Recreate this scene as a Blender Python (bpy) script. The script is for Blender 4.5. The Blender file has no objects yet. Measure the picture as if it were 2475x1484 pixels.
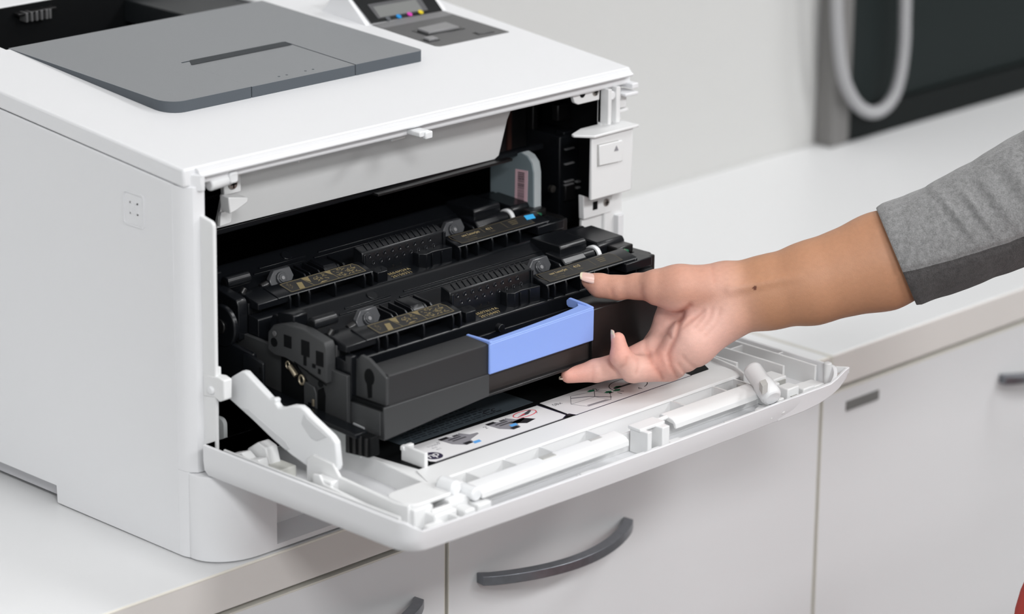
import bpy, bmesh, math, random
import numpy as np
from mathutils import Vector, Matrix

random.seed(7)
SC = bpy.context.scene
COL = SC.collection

# ------------------------------------------------------------------ camera, light, exposure
# world units: metres; x runs along the cabinet fronts, y into the wall, z up; z = 0 is the worktop
CAM_O = np.array([-1.30115973, -1.56445485, 0.83658242])
YAW, TILT, ROLL, FPX = 0.79894426, 0.3169923, 0.01154984, 8131.665723
_cy, _sy, _ct, _st = math.cos(YAW), math.sin(YAW), math.cos(TILT), math.sin(TILT)
_fwd = np.array([_sy*_ct, _cy*_ct, -_st]); _r = np.array([_cy, -_sy, 0.0]); _u = np.cross(_r, _fwd)
CAM_R = _r*math.cos(ROLL) + _u*math.sin(ROLL)
CAM_U = -_r*math.sin(ROLL) + _u*math.cos(ROLL)
CAM_F = _fwd
cd = bpy.data.cameras.new('camera'); cam = bpy.data.objects.new('camera', cd); COL.objects.link(cam)
M = Matrix([[CAM_R[i], CAM_U[i], -CAM_F[i], CAM_O[i]] for i in range(3)] + [[0, 0, 0, 1]])
cam.matrix_world = M
cd.sensor_width = 36.0; cd.sensor_fit = 'HORIZONTAL'; cd.lens = FPX*36/2475
cd.clip_start = 0.05; cd.clip_end = 60
cd.dof.use_dof = True; cd.dof.focus_distance = 2.245; cd.dof.aperture_fstop = 5.6
SC.camera = cam
SC.view_settings.view_transform = 'Standard'; SC.view_settings.look = 'None'
SC.view_settings.exposure = 0.0; SC.view_settings.gamma = 1.0
SC.view_settings.use_curve_mapping = False

w = bpy.data.worlds.new('world'); SC.world = w; w.use_nodes = True
w.node_tree.nodes['Background'].inputs[0].default_value = (0.9, 0.93, 1.0, 1)
w.node_tree.nodes['Background'].inputs[1].default_value = 0.25


def area(name, loc, sx, sy, power, color=(1, 1, 1), rot=(0, 0, 0)):
    l = bpy.data.lights.new(name, 'AREA'); l.shape = 'RECTANGLE'; l.size = sx; l.size_y = sy
    l.energy = power; l.color = color
    o = bpy.data.objects.new(name, l); o.location = loc; o.rotation_euler = rot; COL.objects.link(o)
    return o


CEIL = 1.95
for (lx, ly, p) in ((-1.5, -2.5, 52), (0.25, -2.5, 32), (1.9, -2.5, 43),
                    (-1.5, -0.75, 7.5), (0.25, -0.75, 6.2), (1.9, -0.75, 19),
                    (-1.5, -3.8, 26), (1.9, -3.8, 24)):
    area('ceiling_panel_light', (lx, ly, CEIL - 0.03), 0.6, 0.6, p, (0.992, 0.993, 1.0))
area('added_fill_light', (-2.96, -1.75, 0.75), 1.9, 1.2, 9, (0.97, 0.985, 1.0), (math.radians(90), 0, math.radians(-90)))  # added fill from the left to brighten the palm and left faces


# ------------------------------------------------------------------ helpers (all sizes below in millimetres)
def ray(px, py):
    return CAM_F + CAM_R*((px - 1237.5)/FPX) - CAM_U*((py - 742)/FPX)


def at(px, py, ax, val):
    """the point (mm) where the sight line through a photograph point meets the plane ax = val (mm)"""
    d = ray(px, py)
    if ax == 'd':
        return (CAM_O + d*(val/1000))*1000
    if ax == 't':
        n = np.array([.012, -.085, 1.0]); c = .2629 + .085*.0104 + val/1000
        return (CAM_O + d*((c - n@CAM_O)/(n@d)))*1000
    i = 'xyz'.index(ax)
    return (CAM_O + d*((val/1000 - CAM_O[i])/d[i]))*1000


def zt(x, y, o=0.0):
    return 262.9 + .085*(y + 10.4) - .012*x + o


def srgb(h):
    h = h.lstrip('#'); out = []
    for i in (0, 2, 4):
        c = int(h[i:i+2], 16)/255
        out.append(c/12.92 if c <= .04045 else ((c + .055)/1.055)**2.4)
    return tuple(out)


def mat(name, col, rough=.5, metal=0.0, spec=.5, bump=0.0, bscale=900.0, var=0.0, vscale=6.0, trans=0.0, sss=0.0, sssr=(1, .35, .2), coat=0.0, sheen=0.0, emit=0.0):
    if isinstance(col, str): col = srgb(col)
    m = bpy.data.materials.new(name); m.use_nodes = True
    nt = m.node_tree; b = nt.nodes['Principled BSDF']
    b.inputs['Base Color'].default_value = (*col, 1); b.inputs['Roughness'].default_value = rough
    b.inputs['Metallic'].default_value = metal; b.inputs['Specular IOR Level'].default_value = spec
    b.inputs['Transmission Weight'].default_value = trans
    b.inputs['Coat Weight'].default_value = coat
    b.inputs['Sheen Weight'].default_value = sheen
    if sss:
        b.inputs['Subsurface Weight'].default_value = sss; b.inputs['Subsurface Radius'].default_value = sssr
        b.inputs['Subsurface Scale'].default_value = .004
    if emit:
        b.inputs['Emission Color'].default_value = (*col, 1); b.inputs['Emission Strength'].default_value = emit
    tc = nt.nodes.new('ShaderNodeTexCoord')
    if var:
        n = nt.nodes.new('ShaderNodeTexNoise'); n.inputs['Scale'].default_value = vscale; n.inputs['Detail'].default_value = 5
        mp = nt.nodes.new('ShaderNodeMapRange'); mp.inputs[3].default_value = 1 - var; mp.inputs[4].default_value = 1 + var
        mx = nt.nodes.new('ShaderNodeVectorMath'); mx.operation = 'SCALE'; mx.inputs[0].default_value = col
        nt.links.new(tc.outputs['Object'], n.inputs['Vector']); nt.links.new(n.outputs[0], mp.inputs[0])
        nt.links.new(mp.outputs[0], mx.inputs['Scale']); nt.links.new(mx.outputs[0], b.inputs['Base Color'])
    if bump:
        n2 = nt.nodes.new('ShaderNodeTexNoise'); n2.inputs['Scale'].default_value = bscale; n2.inputs['Detail'].default_value = 2
        bp = nt.nodes.new('ShaderNodeBump'); bp.inputs['Strength'].default_value = bump; bp.inputs['Distance'].default_value = .0006
        nt.links.new(tc.outputs['Object'], n2.inputs['Vector']); nt.links.new(n2.outputs[0], bp.inputs['Height'])
        nt.links.new(bp.outputs[0], b.inputs['Normal'])
    return m


WHITE = mat('white_plastic', (.80, .805, .82), .42, bump=.05, var=.012)
WHITE2 = mat('white_plastic_inner', (.80, .805, .805), .4, var=.012)
NATURAL = mat('natural_nylon', (.82, .83, .84), .35, trans=.0, sss=.25, sssr=(1, 1, 1))
SLATE = mat('slate_plastic', (.235, .245, .256), .5, bump=.08, var=.02)
SLATE_D = mat('slate_plastic_edge', (.072, .084, .098), .5, bump=.06)
BLACK = mat('black_plastic', (.0058, .0066, .0082), .26, spec=.36, bump=.04)
DIMP = mat('polished_black', (.012, .013, .016), .12, spec=.8)
BLACKM = mat('black_matt_plastic', (.0035, .004, .0045), .6, spec=.12)
CHAR_LIT = mat('charcoal_plastic_lit', (.025, .0255, .027), .45, spec=.4, bump=.05)  # paler copy of the charcoal: light on the left box is in the colour
CHAR = mat('charcoal_plastic', (.008, .0078, .0083), .3, spec=.5, bump=.05)
GREYCAP = mat('dark_grey_plastic', (.040, .0415, .043), .45, spec=.45, bump=.05)
KEYPAD = mat('keypad_grey', (.10, .10, .102), .45)
KEYSTRIP = mat('keypad_strip_grey', (.20, .20, .205), .45)
KEYCAP = mat('keycap_grey', (.22, .22, .225), .3)
GLOSS = mat('gloss_black', (.008, .009, .010), .15)
LCD = mat('lcd_grey', (.17, .175, .17), .3)
LCDRIM = mat('lcd_rim', (.07, .07, .075), .3)
BLUE = mat('blue_handle_plastic', srgb('#8da9ee'), .42, sss=.1, sssr=(.4, .5, 1))
CYAN = mat('cyan_dot', srgb('#0a86cc'), .4)
MAGENTA = mat('magenta_dot', srgb('#cc3aa8'), .4)
YELLOW = mat('yellow_dot', srgb('#d8c21c'), .4)
GREYDOT = mat('grey_dot', srgb('#55585c'), .4)
GOLD = mat('gold_print', srgb('#7a6d4c'), .5)
GOLDD = mat('gold_print_dim', srgb('#544b38'), .5)
LABELBK = mat('dark_label', (.017, .0165, .016), .4, spec=.45)
GOLDT = mat('gold_lettering', srgb('#a8966c'), .5)
BRASS = mat('brass_contact', (.52, .45, .33), .3, metal=.8)
STEEL = mat('steel_screw', (.45, .43, .40), .3, metal=1.0)
BOSS = mat('smoky_boss', (.045, .047, .052), .25, spec=.6, coat=.3)
TEAL = mat('galvanised_plate', (.25, .31, .335), .45, metal=.2, var=.05)
TEAL_E = mat('plate_edge', (.62, .68, .70), .35, metal=.3)
PINK = mat('pink_label', srgb('#e6c0c9'), .6)
INKD = mat('dark_ink', srgb('#43363f'), .6)
PAPER = mat('label_paper', (.84, .83, .84), .5)
INK = mat('label_ink', srgb('#2b2440'), .6)
INKBLK = mat('black_ink', srgb('#1d1b20'), .6)
GREYINK = mat('grey_ink', srgb('#8e8c92'), .6)
DGREYINK = mat('dark_grey_ink', srgb('#4c4a4f'), .6)
RED = mat('red_ink', srgb('#dd4a58'), .6)
GREEN = mat('green_ink', srgb('#15805a'), .6)
BLUEINK = mat('blue_ink', srgb('#5fa8ea'), .6)
SILVER = mat('dark_silver_label', (.10, .125, .145), .35, metal=.4)
SILVINK = mat('silver_label_ink', (.018, .024, .030), .5)
LAMIN = mat('white_laminate', (.78, .785, .79), .38, var=.01, vscale=3)
FRONT = mat('cabinet_front_laminate', (.69, .695, .705), .45, var=.012, vscale=4)
EDGE = mat('cream_edge_band', (.64, .62, .56), .45)
EDGEF = mat('worktop_edge_band', (.70, .672, .645), .45, var=.02, vscale=14)
CARC = mat('cabinet_carcass', (.40, .39, .34), .6)
HANDLE = mat('handle_grey_metal', (.19, .20, .22), .3, metal=.65, var=.25, vscale=130)
PLATE = mat('grey_name_plate', (.16, .16, .155), .5)
WALL = mat('wall_paint', (.58, .58, .57), .8, var=.015, vscale=2)
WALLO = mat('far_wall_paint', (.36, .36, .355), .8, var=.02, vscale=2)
FLOOR = mat('floor_vinyl', (.16, .155, .15), .5, var=.06, vscale=5)
CEILM = mat('ceiling_paint', (.8, .8, .79), .9)
DARKP = mat('dark_panel', (.012, .017, .017), .5, spec=.15, var=.06, vscale=3)
DARKR = mat('dark_band', (.006, .008, .008), .5, spec=.15)
ALU = mat('grey_frame', (.20, .195, .19), .45, metal=.3)
CABLE = mat('grey_coil', (.36, .36, .37), .5)
NAIL = mat('nail', (.72, .46, .40), .3, spec=.5, sss=.15, coat=.3)
NAILTIP = mat('nail_tip', (.70, .62, .45), .35)
REDF = mat('red_fabric', srgb('#b04038'), .85, bump=.3, bscale=500)


class MB:
    def __init__(s): s.v = []; s.f = []; s.m = []

    def add(s, vs, fs, mi=0):
        o = len(s.v); s.v += [tuple(float(c) for c in v) for v in vs]
        s.f += [tuple(i + o for i in f) for f in fs]; s.m += [mi]*len(fs); return s

    def box(s, x0, x1, y0, y1, z0, z1, mi=0):
        vs = [(x, y, z) for z in (z0, z1) for y in (y0, y1) for x in (x0, x1)]
        return s.add(vs, [(0, 2, 3, 1), (4, 5, 7, 6), (0, 1, 5, 4), (2, 6, 7, 3), (0, 4, 6, 2), (1, 3, 7, 5)], mi)

    def hexa(s, b, t, mi=0):
        return s.add(list(b) + list(t), [(3, 2, 1, 0), (4, 5, 6, 7), (0, 1, 5, 4), (1, 2, 6, 5), (2, 3, 7, 6), (3, 0, 4, 7)], mi)

    def extr(s, pts, vec, mi=0):
        n = len(pts); a = [tuple(p) for p in pts]; b = [tuple(np.array(p) + np.array(vec)) for p in pts]
        return s.add(a + b, [tuple(range(n - 1, -1, -1)), tuple(range(n, 2*n))] + [(i, (i + 1) % n, (i + 1) % n + n, i + n) for i in range(n)], mi)

    def prism(s, poly, ax, a, b, mi=0):
        k = {'x': lambda p, q: (q, p[0], p[1]), 'y': lambda p, q: (p[0], q, p[1]), 'z': lambda p, q: (p[0], p[1], q)}[ax]
        vec = {'x': (b - a, 0, 0), 'y': (0, b - a, 0), 'z': (0, 0, b - a)}[ax]
        return s.extr([k(p, a) for p in poly], vec, mi)

    def loft(s, rings, cap=True, closed=True, mi=0):
        n = len(rings[0]); vs = [p for r in rings for p in r]; fs = []
        for k in range(len(rings) - 1):
            for i in range(n if closed else n - 1):
                j = (i + 1) % n; fs.append((k*n + i, k*n + j, (k + 1)*n + j, (k + 1)*n + i))
        if cap: fs += [tuple(range(n - 1, -1, -1)), tuple(range((len(rings) - 1)*n, len(rings)*n))]
        return s.add(vs, fs, mi)

    def tube(s, pts, r, n=12, closed=False, mi=0):
        P = [Vector([float(c) for c in p]) for p in pts]; rs = r if isinstance(r, (list, tuple)) else [r]*len(P); rings = []; N = len(P); up = None
        for i, p in enumerate(P):
            t = (P[(i + 1) % N] - P[i - 1]) if closed else (P[min(i + 1, N - 1)] - P[max(i - 1, 0)])
            t.normalize()
            if up is None:
                up = t.orthogonal().normalized()
            up = (up - t*up.dot(t)).normalized(); bi = t.cross(up)
            rings.append([tuple(p + (up*math.cos(2*math.pi*k/n) + bi*math.sin(2*math.pi*k/n))*rs[i]) for k in range(n)])
        if closed:
            rings.append(rings[0]); return s.loft(rings, cap=False, mi=mi)
        return s.loft(rings, mi=mi)

    def cyl(s, p, q, r, n=20, r2=None, mi=0):
        return s.tube([p, q], [r, r if r2 is None else r2], n, mi=mi)

    def build(s, name, m, parent=None, bevel=0.0, seg=2, angle=38, kind=None, label=None):
        me = bpy.data.meshes.new(name); me.from_pydata([(a*.001, b*.001, c*.001) for a, b, c in s.v], [], s.f)
        bm = bmesh.new(); bm.from_mesh(me); bmesh.ops.recalc_face_normals(bm, faces=bm.faces)
        bm.to_mesh(me); bm.free()
        for mm in (m if isinstance(m, (list, tuple)) else [m]): me.materials.append(mm)
        if any(s.m): me.polygons.foreach_set('material_index', s.m)
        me.polygons.foreach_set('use_smooth', [True]*len(me.polygons)); me.set_sharp_from_angle(angle=math.radians(angle)); me.update()
        o = bpy.data.objects.new(name, me); COL.objects.link(o)
        if parent is not None: o.parent = parent; o.matrix_parent_inverse = world(parent).inverted()
        if bevel:
            b = o.modifiers.new('bevel', 'BEVEL'); b.width = bevel*.001; b.segments = seg; b.limit_method = 'ANGLE'; b.angle_limit = math.radians(35)
            b.use_clamp_overlap = True
        if kind: o['kind'] = kind
        if label: o['label'] = label
        return o


def world(o):
    if o.parent is None: return o.matrix_basis.copy()
    return world(o.parent) @ o.matrix_parent_inverse @ o.matrix_basis


def tag(o, label, cat, group=None):
    o['label'] = label; o['category'] = cat
    if group: o['group'] = group
    return o


def thing(name, label, cat, loc=(0, 0, 0), group=None):
    o = bpy.data.objects.new(name, None); o.empty_display_size = .05; COL.objects.link(o)
    o.location = tuple(c*.001 for c in loc)
    return tag(o, label, cat, group)


def structure(o):
    o['kind'] = 'structure'; return o


def rrect(x0, x1, y0, y1, r, n=4, corners=(1, 1, 1, 1)):
    """rounded rectangle, counter-clockwise from lower left"""
    out = []
    for (cx, cy, a0), c in zip(((x0 + r, y0 + r, 180), (x1 - r, y0 + r, 270), (x1 - r, y1 - r, 0), (x0 + r, y1 - r, 90)), corners):
        if not c:
            out.append(((x0, y0), (x1, y0), (x1, y1), (x0, y1))[{180: 0, 270: 1, 0: 2, 90: 3}[a0]]); continue
        for k in range(n + 1):
            a = math.radians(a0 + 90*k/n); out.append((cx + r*math.cos(a), cy + r*math.sin(a)))
    return out


def text(body, name, m, parent, org, ex, ey, size, thick=.06, spacing=1.0, shear=0.0, align='LEFT'):
    """flat lettering: org, ex, ey in mm; ex along the line, ey up the letters"""
    c = bpy.data.curves.new('t', 'FONT'); c.body = body; c.size = size; c.extrude = thick; c.space_character = spacing; c.shear = shear
    c.resolution_u = 2; c.align_x = align
    t = bpy.data.objects.new('t', c); COL.objects.link(t)
    bpy.context.view_layer.update()
    me = bpy.data.meshes.new_from_object(t.evaluated_get(bpy.context.evaluated_depsgraph_get()))
    bpy.data.objects.remove(t); bpy.data.curves.remove(c)
    ex = np.array(ex, float); ex /= np.linalg.norm(ex); ey = np.array(ey, float); ey -= ex*(ex@ey); ey /= np.linalg.norm(ey); ez = np.cross(ex, ey)
    for v in me.vertices:
        p = (np.array(org) + ex*v.co.x + ey*v.co.y + ez*v.co.z)*.001; v.co = p
    me.name = name; me.materials.clear(); me.materials.append(m)
    o = bpy.data.objects.new(name, me); COL.objects.link(o)
    if parent is not None: o.parent = parent; o.matrix_parent_inverse = world(parent).inverted()
    return o


# ------------------------------------------------------------------ the room
WY = 363
structure(MB().box(-3000, 4200, WY, WY + 100, -750, 1950).build('wall_back', WALL))
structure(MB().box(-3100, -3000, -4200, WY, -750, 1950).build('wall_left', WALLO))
win = structure(MB().box(-3000, -2985, -2760, -740, 90, 1410).build('added_window', mat('added_frame_white', (.75, .75, .75), .5)))  # unseen window with its pane, added to go with the left fill light
MB().box(-2986, -2980, -2700, -800, 150, 1350).build('added_pane', mat('added_window_pane', (.75, .8, .85), .1), win)
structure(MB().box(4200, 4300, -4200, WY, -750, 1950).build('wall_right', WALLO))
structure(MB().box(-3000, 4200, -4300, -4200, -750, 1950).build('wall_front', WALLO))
structure(MB().box(-3100, 4300, -4300, WY + 100, -800, -750).build('floor', FLOOR))
structure(MB().box(-3100, 4300, -4300, WY + 100, 1950, 2000).build('ceiling', CEILM))

# ------------------------------------------------------------------ worktops and cabinets
JX = 616.0
FY = -40.0
tl = thing('worktop', 'white laminate worktop under the printer, cream edged', 'worktop', (-140, 160, -27))
MB().box(-900, JX - .6, FY + 1.5, WY - .5, -27, 0).build('slab', LAMIN, tl, .8)
MB().box(-900, JX - .6, FY, FY + 1.5, -27, -.2).build('edge_band', EDGEF, tl, .6, label='beige front edge band')
MB().box(-900, JX - .6, FY - .15, FY + 1.6, -1.6, .05).build('edge_trim', mat('cream_rim_highlight', (.84, .81, .73), .4), tl, .5, label='cream upper rim of the edge band, edge highlight in its colour')  # highlight of the rounded edge painted as a brighter cream strip
tr = thing('worktop', 'white laminate worktop to the right of the printer, running under the dark panel', 'worktop', (1400, 160, -27))
MB().box(JX + 3.2, 2400, FY + 1.5, WY - .5, -27, 0).build('slab', LAMIN, tr, .8)
MB().box(JX + 3.2, 2400, FY, FY + 1.5, -27, -.2).build('edge_band', EDGEF, tr, .6, label='cream front edge band')
MB().box(JX + .4, JX + 3.2, FY, WY - .5, -27, -.1).build('edge_trim', EDGE, tr, .5, label='cream end edge at the joint')

HR = random.Random(3)


def bow_handle(parent, x0, x1, z):
    n = 22; rings = []
    for k in range(n + 1):
        t = k/n; x = x0 + (x1 - x0)*t
        y = FY - 25*math.sin(math.pi*t)**.8
        dx = (x1 - x0); dy = -27*math.pi*math.cos(math.pi*t)*.95
        nx, ny = dy/math.hypot(dx, dy), -dx/math.hypot(dx, dy)
        th = 6.4
        rings.append([(x, y + .0, z - 3.9), (x, y, z + 3.9), (x + nx*th*.5, y - th*1.25, z + 3.5), (x + nx*th*.5, y - th*1.25, z - 3.5)])
    return MB().loft(rings).build('handle', HANDLE, parent, .5)


def cabinet(x0, x1, hx0, hx1, label, plate=None):
    c = thing('cabinet', label, 'cabinet', ((x0 + x1)/2, 160, -750))
    b = MB().box(x0 + 1, x1 - 1, FY + 22, WY - 4, -690, -27.3)
    b.build('carcass', CARC, c)
    MB().box(x0 + 1, x1 - 1, FY + 70, FY + 85, -750, -690).build('plinth', CARC, c)
    g = 2.3
    d = MB().box(x0 + g, x1 - g, FY, FY + 19, -688, -31.5).build('door', FRONT, c, .4)
    e = MB()
    e.box(x0 + g - .8, x0 + g, FY + .2, FY + 19, -688, -31.3); e.build('edge_band', EDGE, d)
    MB().box(x1 - g, x1 - g + .8, FY + .2, FY + 19, -688, -31.3).build('edge_band', EDGE, d)
    MB().box(x0 + g, x1 - g, FY - .1, FY + 19, -31.5, -30.2).build('edge_band', EDGE, d, label='cream top edge band')
    bow_handle(d, hx0, hx1, -71)
    if plate:
        MB().box(plate[0], plate[1], FY - 1.0, FY + .2, plate[2], plate[3]).build('name_plate', PLATE, d, .3, label='small blank grey plate')
    return c


cabinet(-196, 204, 23, 173, 'white cabinet below the printer, leftmost of the three, only its handle tip showing')
cabinet(204, 607, 233, 384, 'white cabinet under the open printer door, with the full curved grey handle')
cabinet(607, 1010, 836, 981, 'white cabinet on the right with a small grey plate near its top corner', (637, 677, -49.5, -41.5))

# ------------------------------------------------------------------ dark panel and coiled cable by the wall
px0 = at(2010, 330, 'y', WY - 22)[0]; pxi = at(2062, 100, 'y', WY - 22)[0]
dp = thing('dark_panel', 'dark panel in a grey frame standing on the worktop against the back wall', 'panel', (px0 + 300, WY - 12, 0))
MB().box(px0, pxi, WY - 22, WY - 1, .3, 620).build('frame', ALU, dp, 1.5, label='grey upright frame')
MB().box(pxi, 2150, WY - 16, WY - 2, 30, 620).build('screen', DARKP, dp, .5)
MB().box(pxi, 2150, WY - 21, WY - 2, .3, 29).build('bottom_band', DARKR, dp, 1.0)  # darker band along the bottom of the panel
cy = WY - 34
cpts = [at(x, y, 'y', cy) for x, y in ((2020, -500), (2021, -200), (2022, 0), (2024, 60), (2028, 120), (2036, 175), (2052, 222), (2076, 257), (2106, 272), (2136, 262), (2160, 232), (2174, 190), (2182, 140), (2186, 90), (2187, 40), (2188, 0), (2190, -200), (2192, -500))]


def resample(pts, step):
    P = np.array(pts); out = []
    # Catmull-Rom
    Q = []
    for i in range(len(P) - 1):
        p0, p1, p2, p3 = P[max(i - 1, 0)], P[i], P[i + 1], P[min(i + 2, len(P) - 1)]
        for k in range(20):
            t = k/20; Q.append(.5*((2*p1) + (-p0 + p2)*t + (2*p0 - 5*p1 + 4*p2 - p3)*t*t + (-p0 + 3*p1 - 3*p2 + p3)*t**3))
    Q.append(P[-1]); Q = np.array(Q); d = np.concatenate([[0], np.cumsum(np.linalg.norm(np.diff(Q, axis=0), axis=1))])
    s = np.arange(0, d[-1], step)
    return np.stack([np.interp(s, d, Q[:, i]) for i in range(3)], 1)


cp = resample(cpts, .9)
cable = MB().tube(list(cp), [6.1 if (i % 4) < 2 else 5.3 for i in range(len(cp))], 14).build('coiled_cable', CABLE, angle=60)
tag(cable, 'light grey ribbed cable hanging in a loop before the dark panel', 'cable')

# ------------------------------------------------------------------ red chair at the right edge of the frame
ch = thing('chair', 'red upholstered chair, only its rounded edge showing at the lower right corner', 'chair', (1200, -520, -750))
ex, ey, ez = at(2498, 1490, 'y', -420)
r = rrect(ex, ex + 420, ez - 260, ez + 42, 60, 6)
MB().prism(r, 'y', -450, -395).build('backrest', REDF, ch, 18, 4)
MB().prism(rrect(ex + 5, ex + 415, -830, -450, 60, 5), 'z', ez - 330, ez - 275).build('seat', REDF, ch, 12, 3)
for sx in (ex + 40, ex + 375):
    MB().cyl((sx, -420, -750), (sx, -420, ez - 120), 11).build('leg', ALU, ch)
    MB().cyl((sx, -800, -750), (sx, -800, ez - 300), 11).build('leg', ALU, ch)

# ------------------------------------------------------------------ the printer
PR = thing('printer', 'white desktop laser printer with its front door open and toner drawer pulled out', 'printer', (206, 200, 0))
W = 412.0
YB = 430.0


def seam(y): return 250.9 + .083*y


# left and right side panels, back, base: the shell
for sgn, nm in ((0, 'left_side_panel'), (1, 'right_side_panel')):
    xa, xb = (0, 9) if sgn == 0 else (W - 9, W)
    dz = 0 if sgn == 0 else -4.6
    poly = [(0, .6), (127.6, -.6 + 1.4), (128.2, 13.0), (YB, 13.0), (YB, seam(YB) + dz), (0, seam(0) + dz)]
    MB().prism(poly, 'x', xa, xb).build(nm, WHITE, PR, .8)
# rounded front corner posts
for sgn in (0, 1):
    c = [(0, .2), (.4, -5.5), (2.2, -10.5), (5.2, -13.6), (9.0, -14.6), (14.0, -14.6), (14.0, .2)]
    if sgn: c = [(W - a, b) for a, b in c]
    z1 = 250.6 if sgn == 0 else 246
    if sgn == 0:
        MB().prism(c, 'z', 60.2, z1).build('corner_post', WHITE, PR, .3, angle=30)
        MB().prism([(0, .2), (.3, -4), (1.5, -8), (4, -10), (12, -10), (12, .2)], 'z', .8, 60.2).build('corner_post', WHITE, PR, .3, angle=30)
    else:
        MB().prism([(W, .2), (W, -6), (W - 2, -9.5), (W - 5, -11), (W - 9, -11), (W - 9, .2)], 'z', 60, 150).build('corner_post', WHITE, PR, .3)
MB().prism([(6, 128), (6, 426), (W - 6, 426), (W - 6, 128)], 'z', 3.2, 14).build('base_plate', mat('base_plastic', (.50, .50, .52), .5), PR, .5)
MB().box(9, W - 9, YB - 12, YB - .5, 10, 279).build('back_panel', WHITE, PR, .8)
# embossed square emblem on the left side
em = MB()
P = rrect(27.6, 48.6, 215.2, 237.8, 2.6, 3)
Pi = rrect(28.7, 47.5, 216.3, 236.7, 1.8, 3)
n = len(P)
em.loft([[(-.0, a, b) for a, b in P], [(-.75, a, b) for a, b in P], [(-.75, a, b) for a, b in Pi], [(0.0, a, b) for a, b in Pi]], cap=False)
emo = em.build('emblem_frame', WHITE, PR, angle=20)
e2 = MB()
for a, b, c_, d in ((34.0, 35.0, 223, 231), (41.0, 42.0, 223, 231), (34, 42, 223, 224), (34, 42, 230, 231), (37, 39, 226, 228)):
    e2.box(-.35, 0.1, a, b, c_, d)
e2.build('emblem_mark', WHITE, emo, kind='stuff')

# top cover: sloping slab with openings for the output bin slot
CT = 12.3


def cover_piece(x0, x1, y0, y1, name, th=CT, bev=1.6):
    t = [(x0, y0, zt(x0, y0)), (x1, y0, zt(x1, y0)), (x1, y1, zt(x1, y1)), (x0, y1, zt(x0, y1))]
    b = [(x, y, z - th) for x, y, z in t]
    return MB().hexa(b, t).build(name, WHITE, PR, bev)


def ring_cover():
    """cover as one mesh with the slot cut out"""
    X = [-.3, 60, 290, W + .3]; Y = [-11.5, 245, 326, YB + 1]
    b = MB(); idx = {}
    vs = []; fs = []
    for lev in (0, 1):
        for j, y in enumerate(Y):
            for i, x in enumerate(X):
                idx[lev, i, j] = len(vs); vs.append((x, y, zt(x, y) - (CT if lev == 0 else 0)))
    for j in range(3):
        for i in range(3):
            if (i, j) == (1, 1): continue
            fs.append((idx[1, i, j], idx[1, i+1, j], idx[1, i+1, j+1], idx[1, i, j+1]))
            fs.append((idx[0, i, j], idx[0, i, j+1], idx[0, i+1, j+1], idx[0, i+1, j]))

    def wall(a, c):
        fs.append((idx[0, *a], idx[0, *c], idx[1, *c], idx[1, *a]))
    for i in range(3):
        wall((i, 0), (i+1, 0)); wall((i+1, 3), (i, 3)); wall((0, i+1), (0, i)); wall((3, i), (3, i+1))
    wall((2, 1), (1, 1)); wall((1, 2), (2, 2)); wall((1, 1), (1, 2)); wall((2, 2), (2, 1))
    b.add(vs, fs); return b.build('top_cover', WHITE, PR, 1.8, 3)


TC = ring_cover()
# front lip: bead below the cover edge
lip = MB()
prof = [(-10, -1.0), (-12.6, -1.3), (-14.6, -2.8), (-14.7, -4.0), (-15.4, -4.6), (-16.6, -5.4), (-17.0, -6.6), (-16.6, -8.0), (-15.4, -8.8), (-8, -9.2), (-6, -3)]
lip.loft([[(x, y, zt(x, -10) + o*f) for y, o in prof] for x, f in ((9.5, .8), (W - 3, .62))])
lip.build('front_lip', WHITE, PR, angle=50)
# corner block at the left end of the lip
MB().prism([(3.6, -9), (9.6, -16.8), (13.0, -16.8), (13.0, -8)], 'z', 247.5, 258.6).build('lip_end_block', WHITE, PR, .8)
MB().prism([(W - 4, -4), (W - 4, -17), (W + 2.6, -17), (W + 2.6, -4)], 'z', 243.5, 247.2).build('lip_end_block', WHITE, PR, .6)
MB().prism([(W - 12, -4), (W - 12, -18), (W + .6, -19), (W + .6, -4)], 'z', 239.2, 241.6).build('lip_end_block', WHITE, PR, .6)

# output bin slot
sl = MB()
sl.box(55, 295, 240, 330, 225, 227); sl.box(55, 295, 327, 330, 226, 287); sl.box(57, 60, 240, 330, 226, 282); sl.box(290, 293, 240, 330, 226, 279)
SLOT = sl.build('output_slot', BLACKM, PR, kind='stuff')
MB().extr([(60, 323.6, 228), (290, 323.6, 228), (290, 323.6, zt(290, 326) - .6), (60, 323.6, zt(60, 326) - .6)], (0, 2.2, 0)).build('slot_liner', BLACKM, SLOT)
MB().box(62, 288, 300, 308, 240, 262).build('slot_ridge', BLACK, SLOT, 1.5)
for px_ in (62, 74, 86, 98, 110, 118):
    q = at(px_, 38 - (px_ - 62)*.16, 'y', 318)
    MB().box(q[0] - 1.0, q[0] + 1.0, 316, 324, q[2] - 4.5, q[2] + 2.5).build('slot_tooth', KEYPAD, SLOT, .3)
q = at(85, 30, 'y', 319); MB().box(q[0] - 16, q[0] + 18, 317, 324, q[2] - .2, q[2] + 1.6).build('slot_ridge', CHAR, SLOT, .4)
for k in range(5):
    MB().prism([(258, 256), (300, 263), (300, 266), (256, 262)], 'x', 120 + k*3.2, 121.4 + k*3.2).build('slot_tooth', KEYPAD, SLOT)
for k in range(4):
    MB().prism([(258, 256), (300, 263), (300, 266), (256, 262)], 'x', 205 + k*3.2, 206.4 + k*3.2).build('slot_tooth', CHAR, SLOT)
MB().box(228, 290, 247, 325, 262, 279).build('slot_wall', mat('slot_wall_dark', (.009, .011, .013), .5), SLOT, 1)

# slate output flap (rises from the cover at the front), with the inner panel set in
FX0, FX1, FYF, FYB = 61.5, 292.5, 75.5, 245.0


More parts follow.
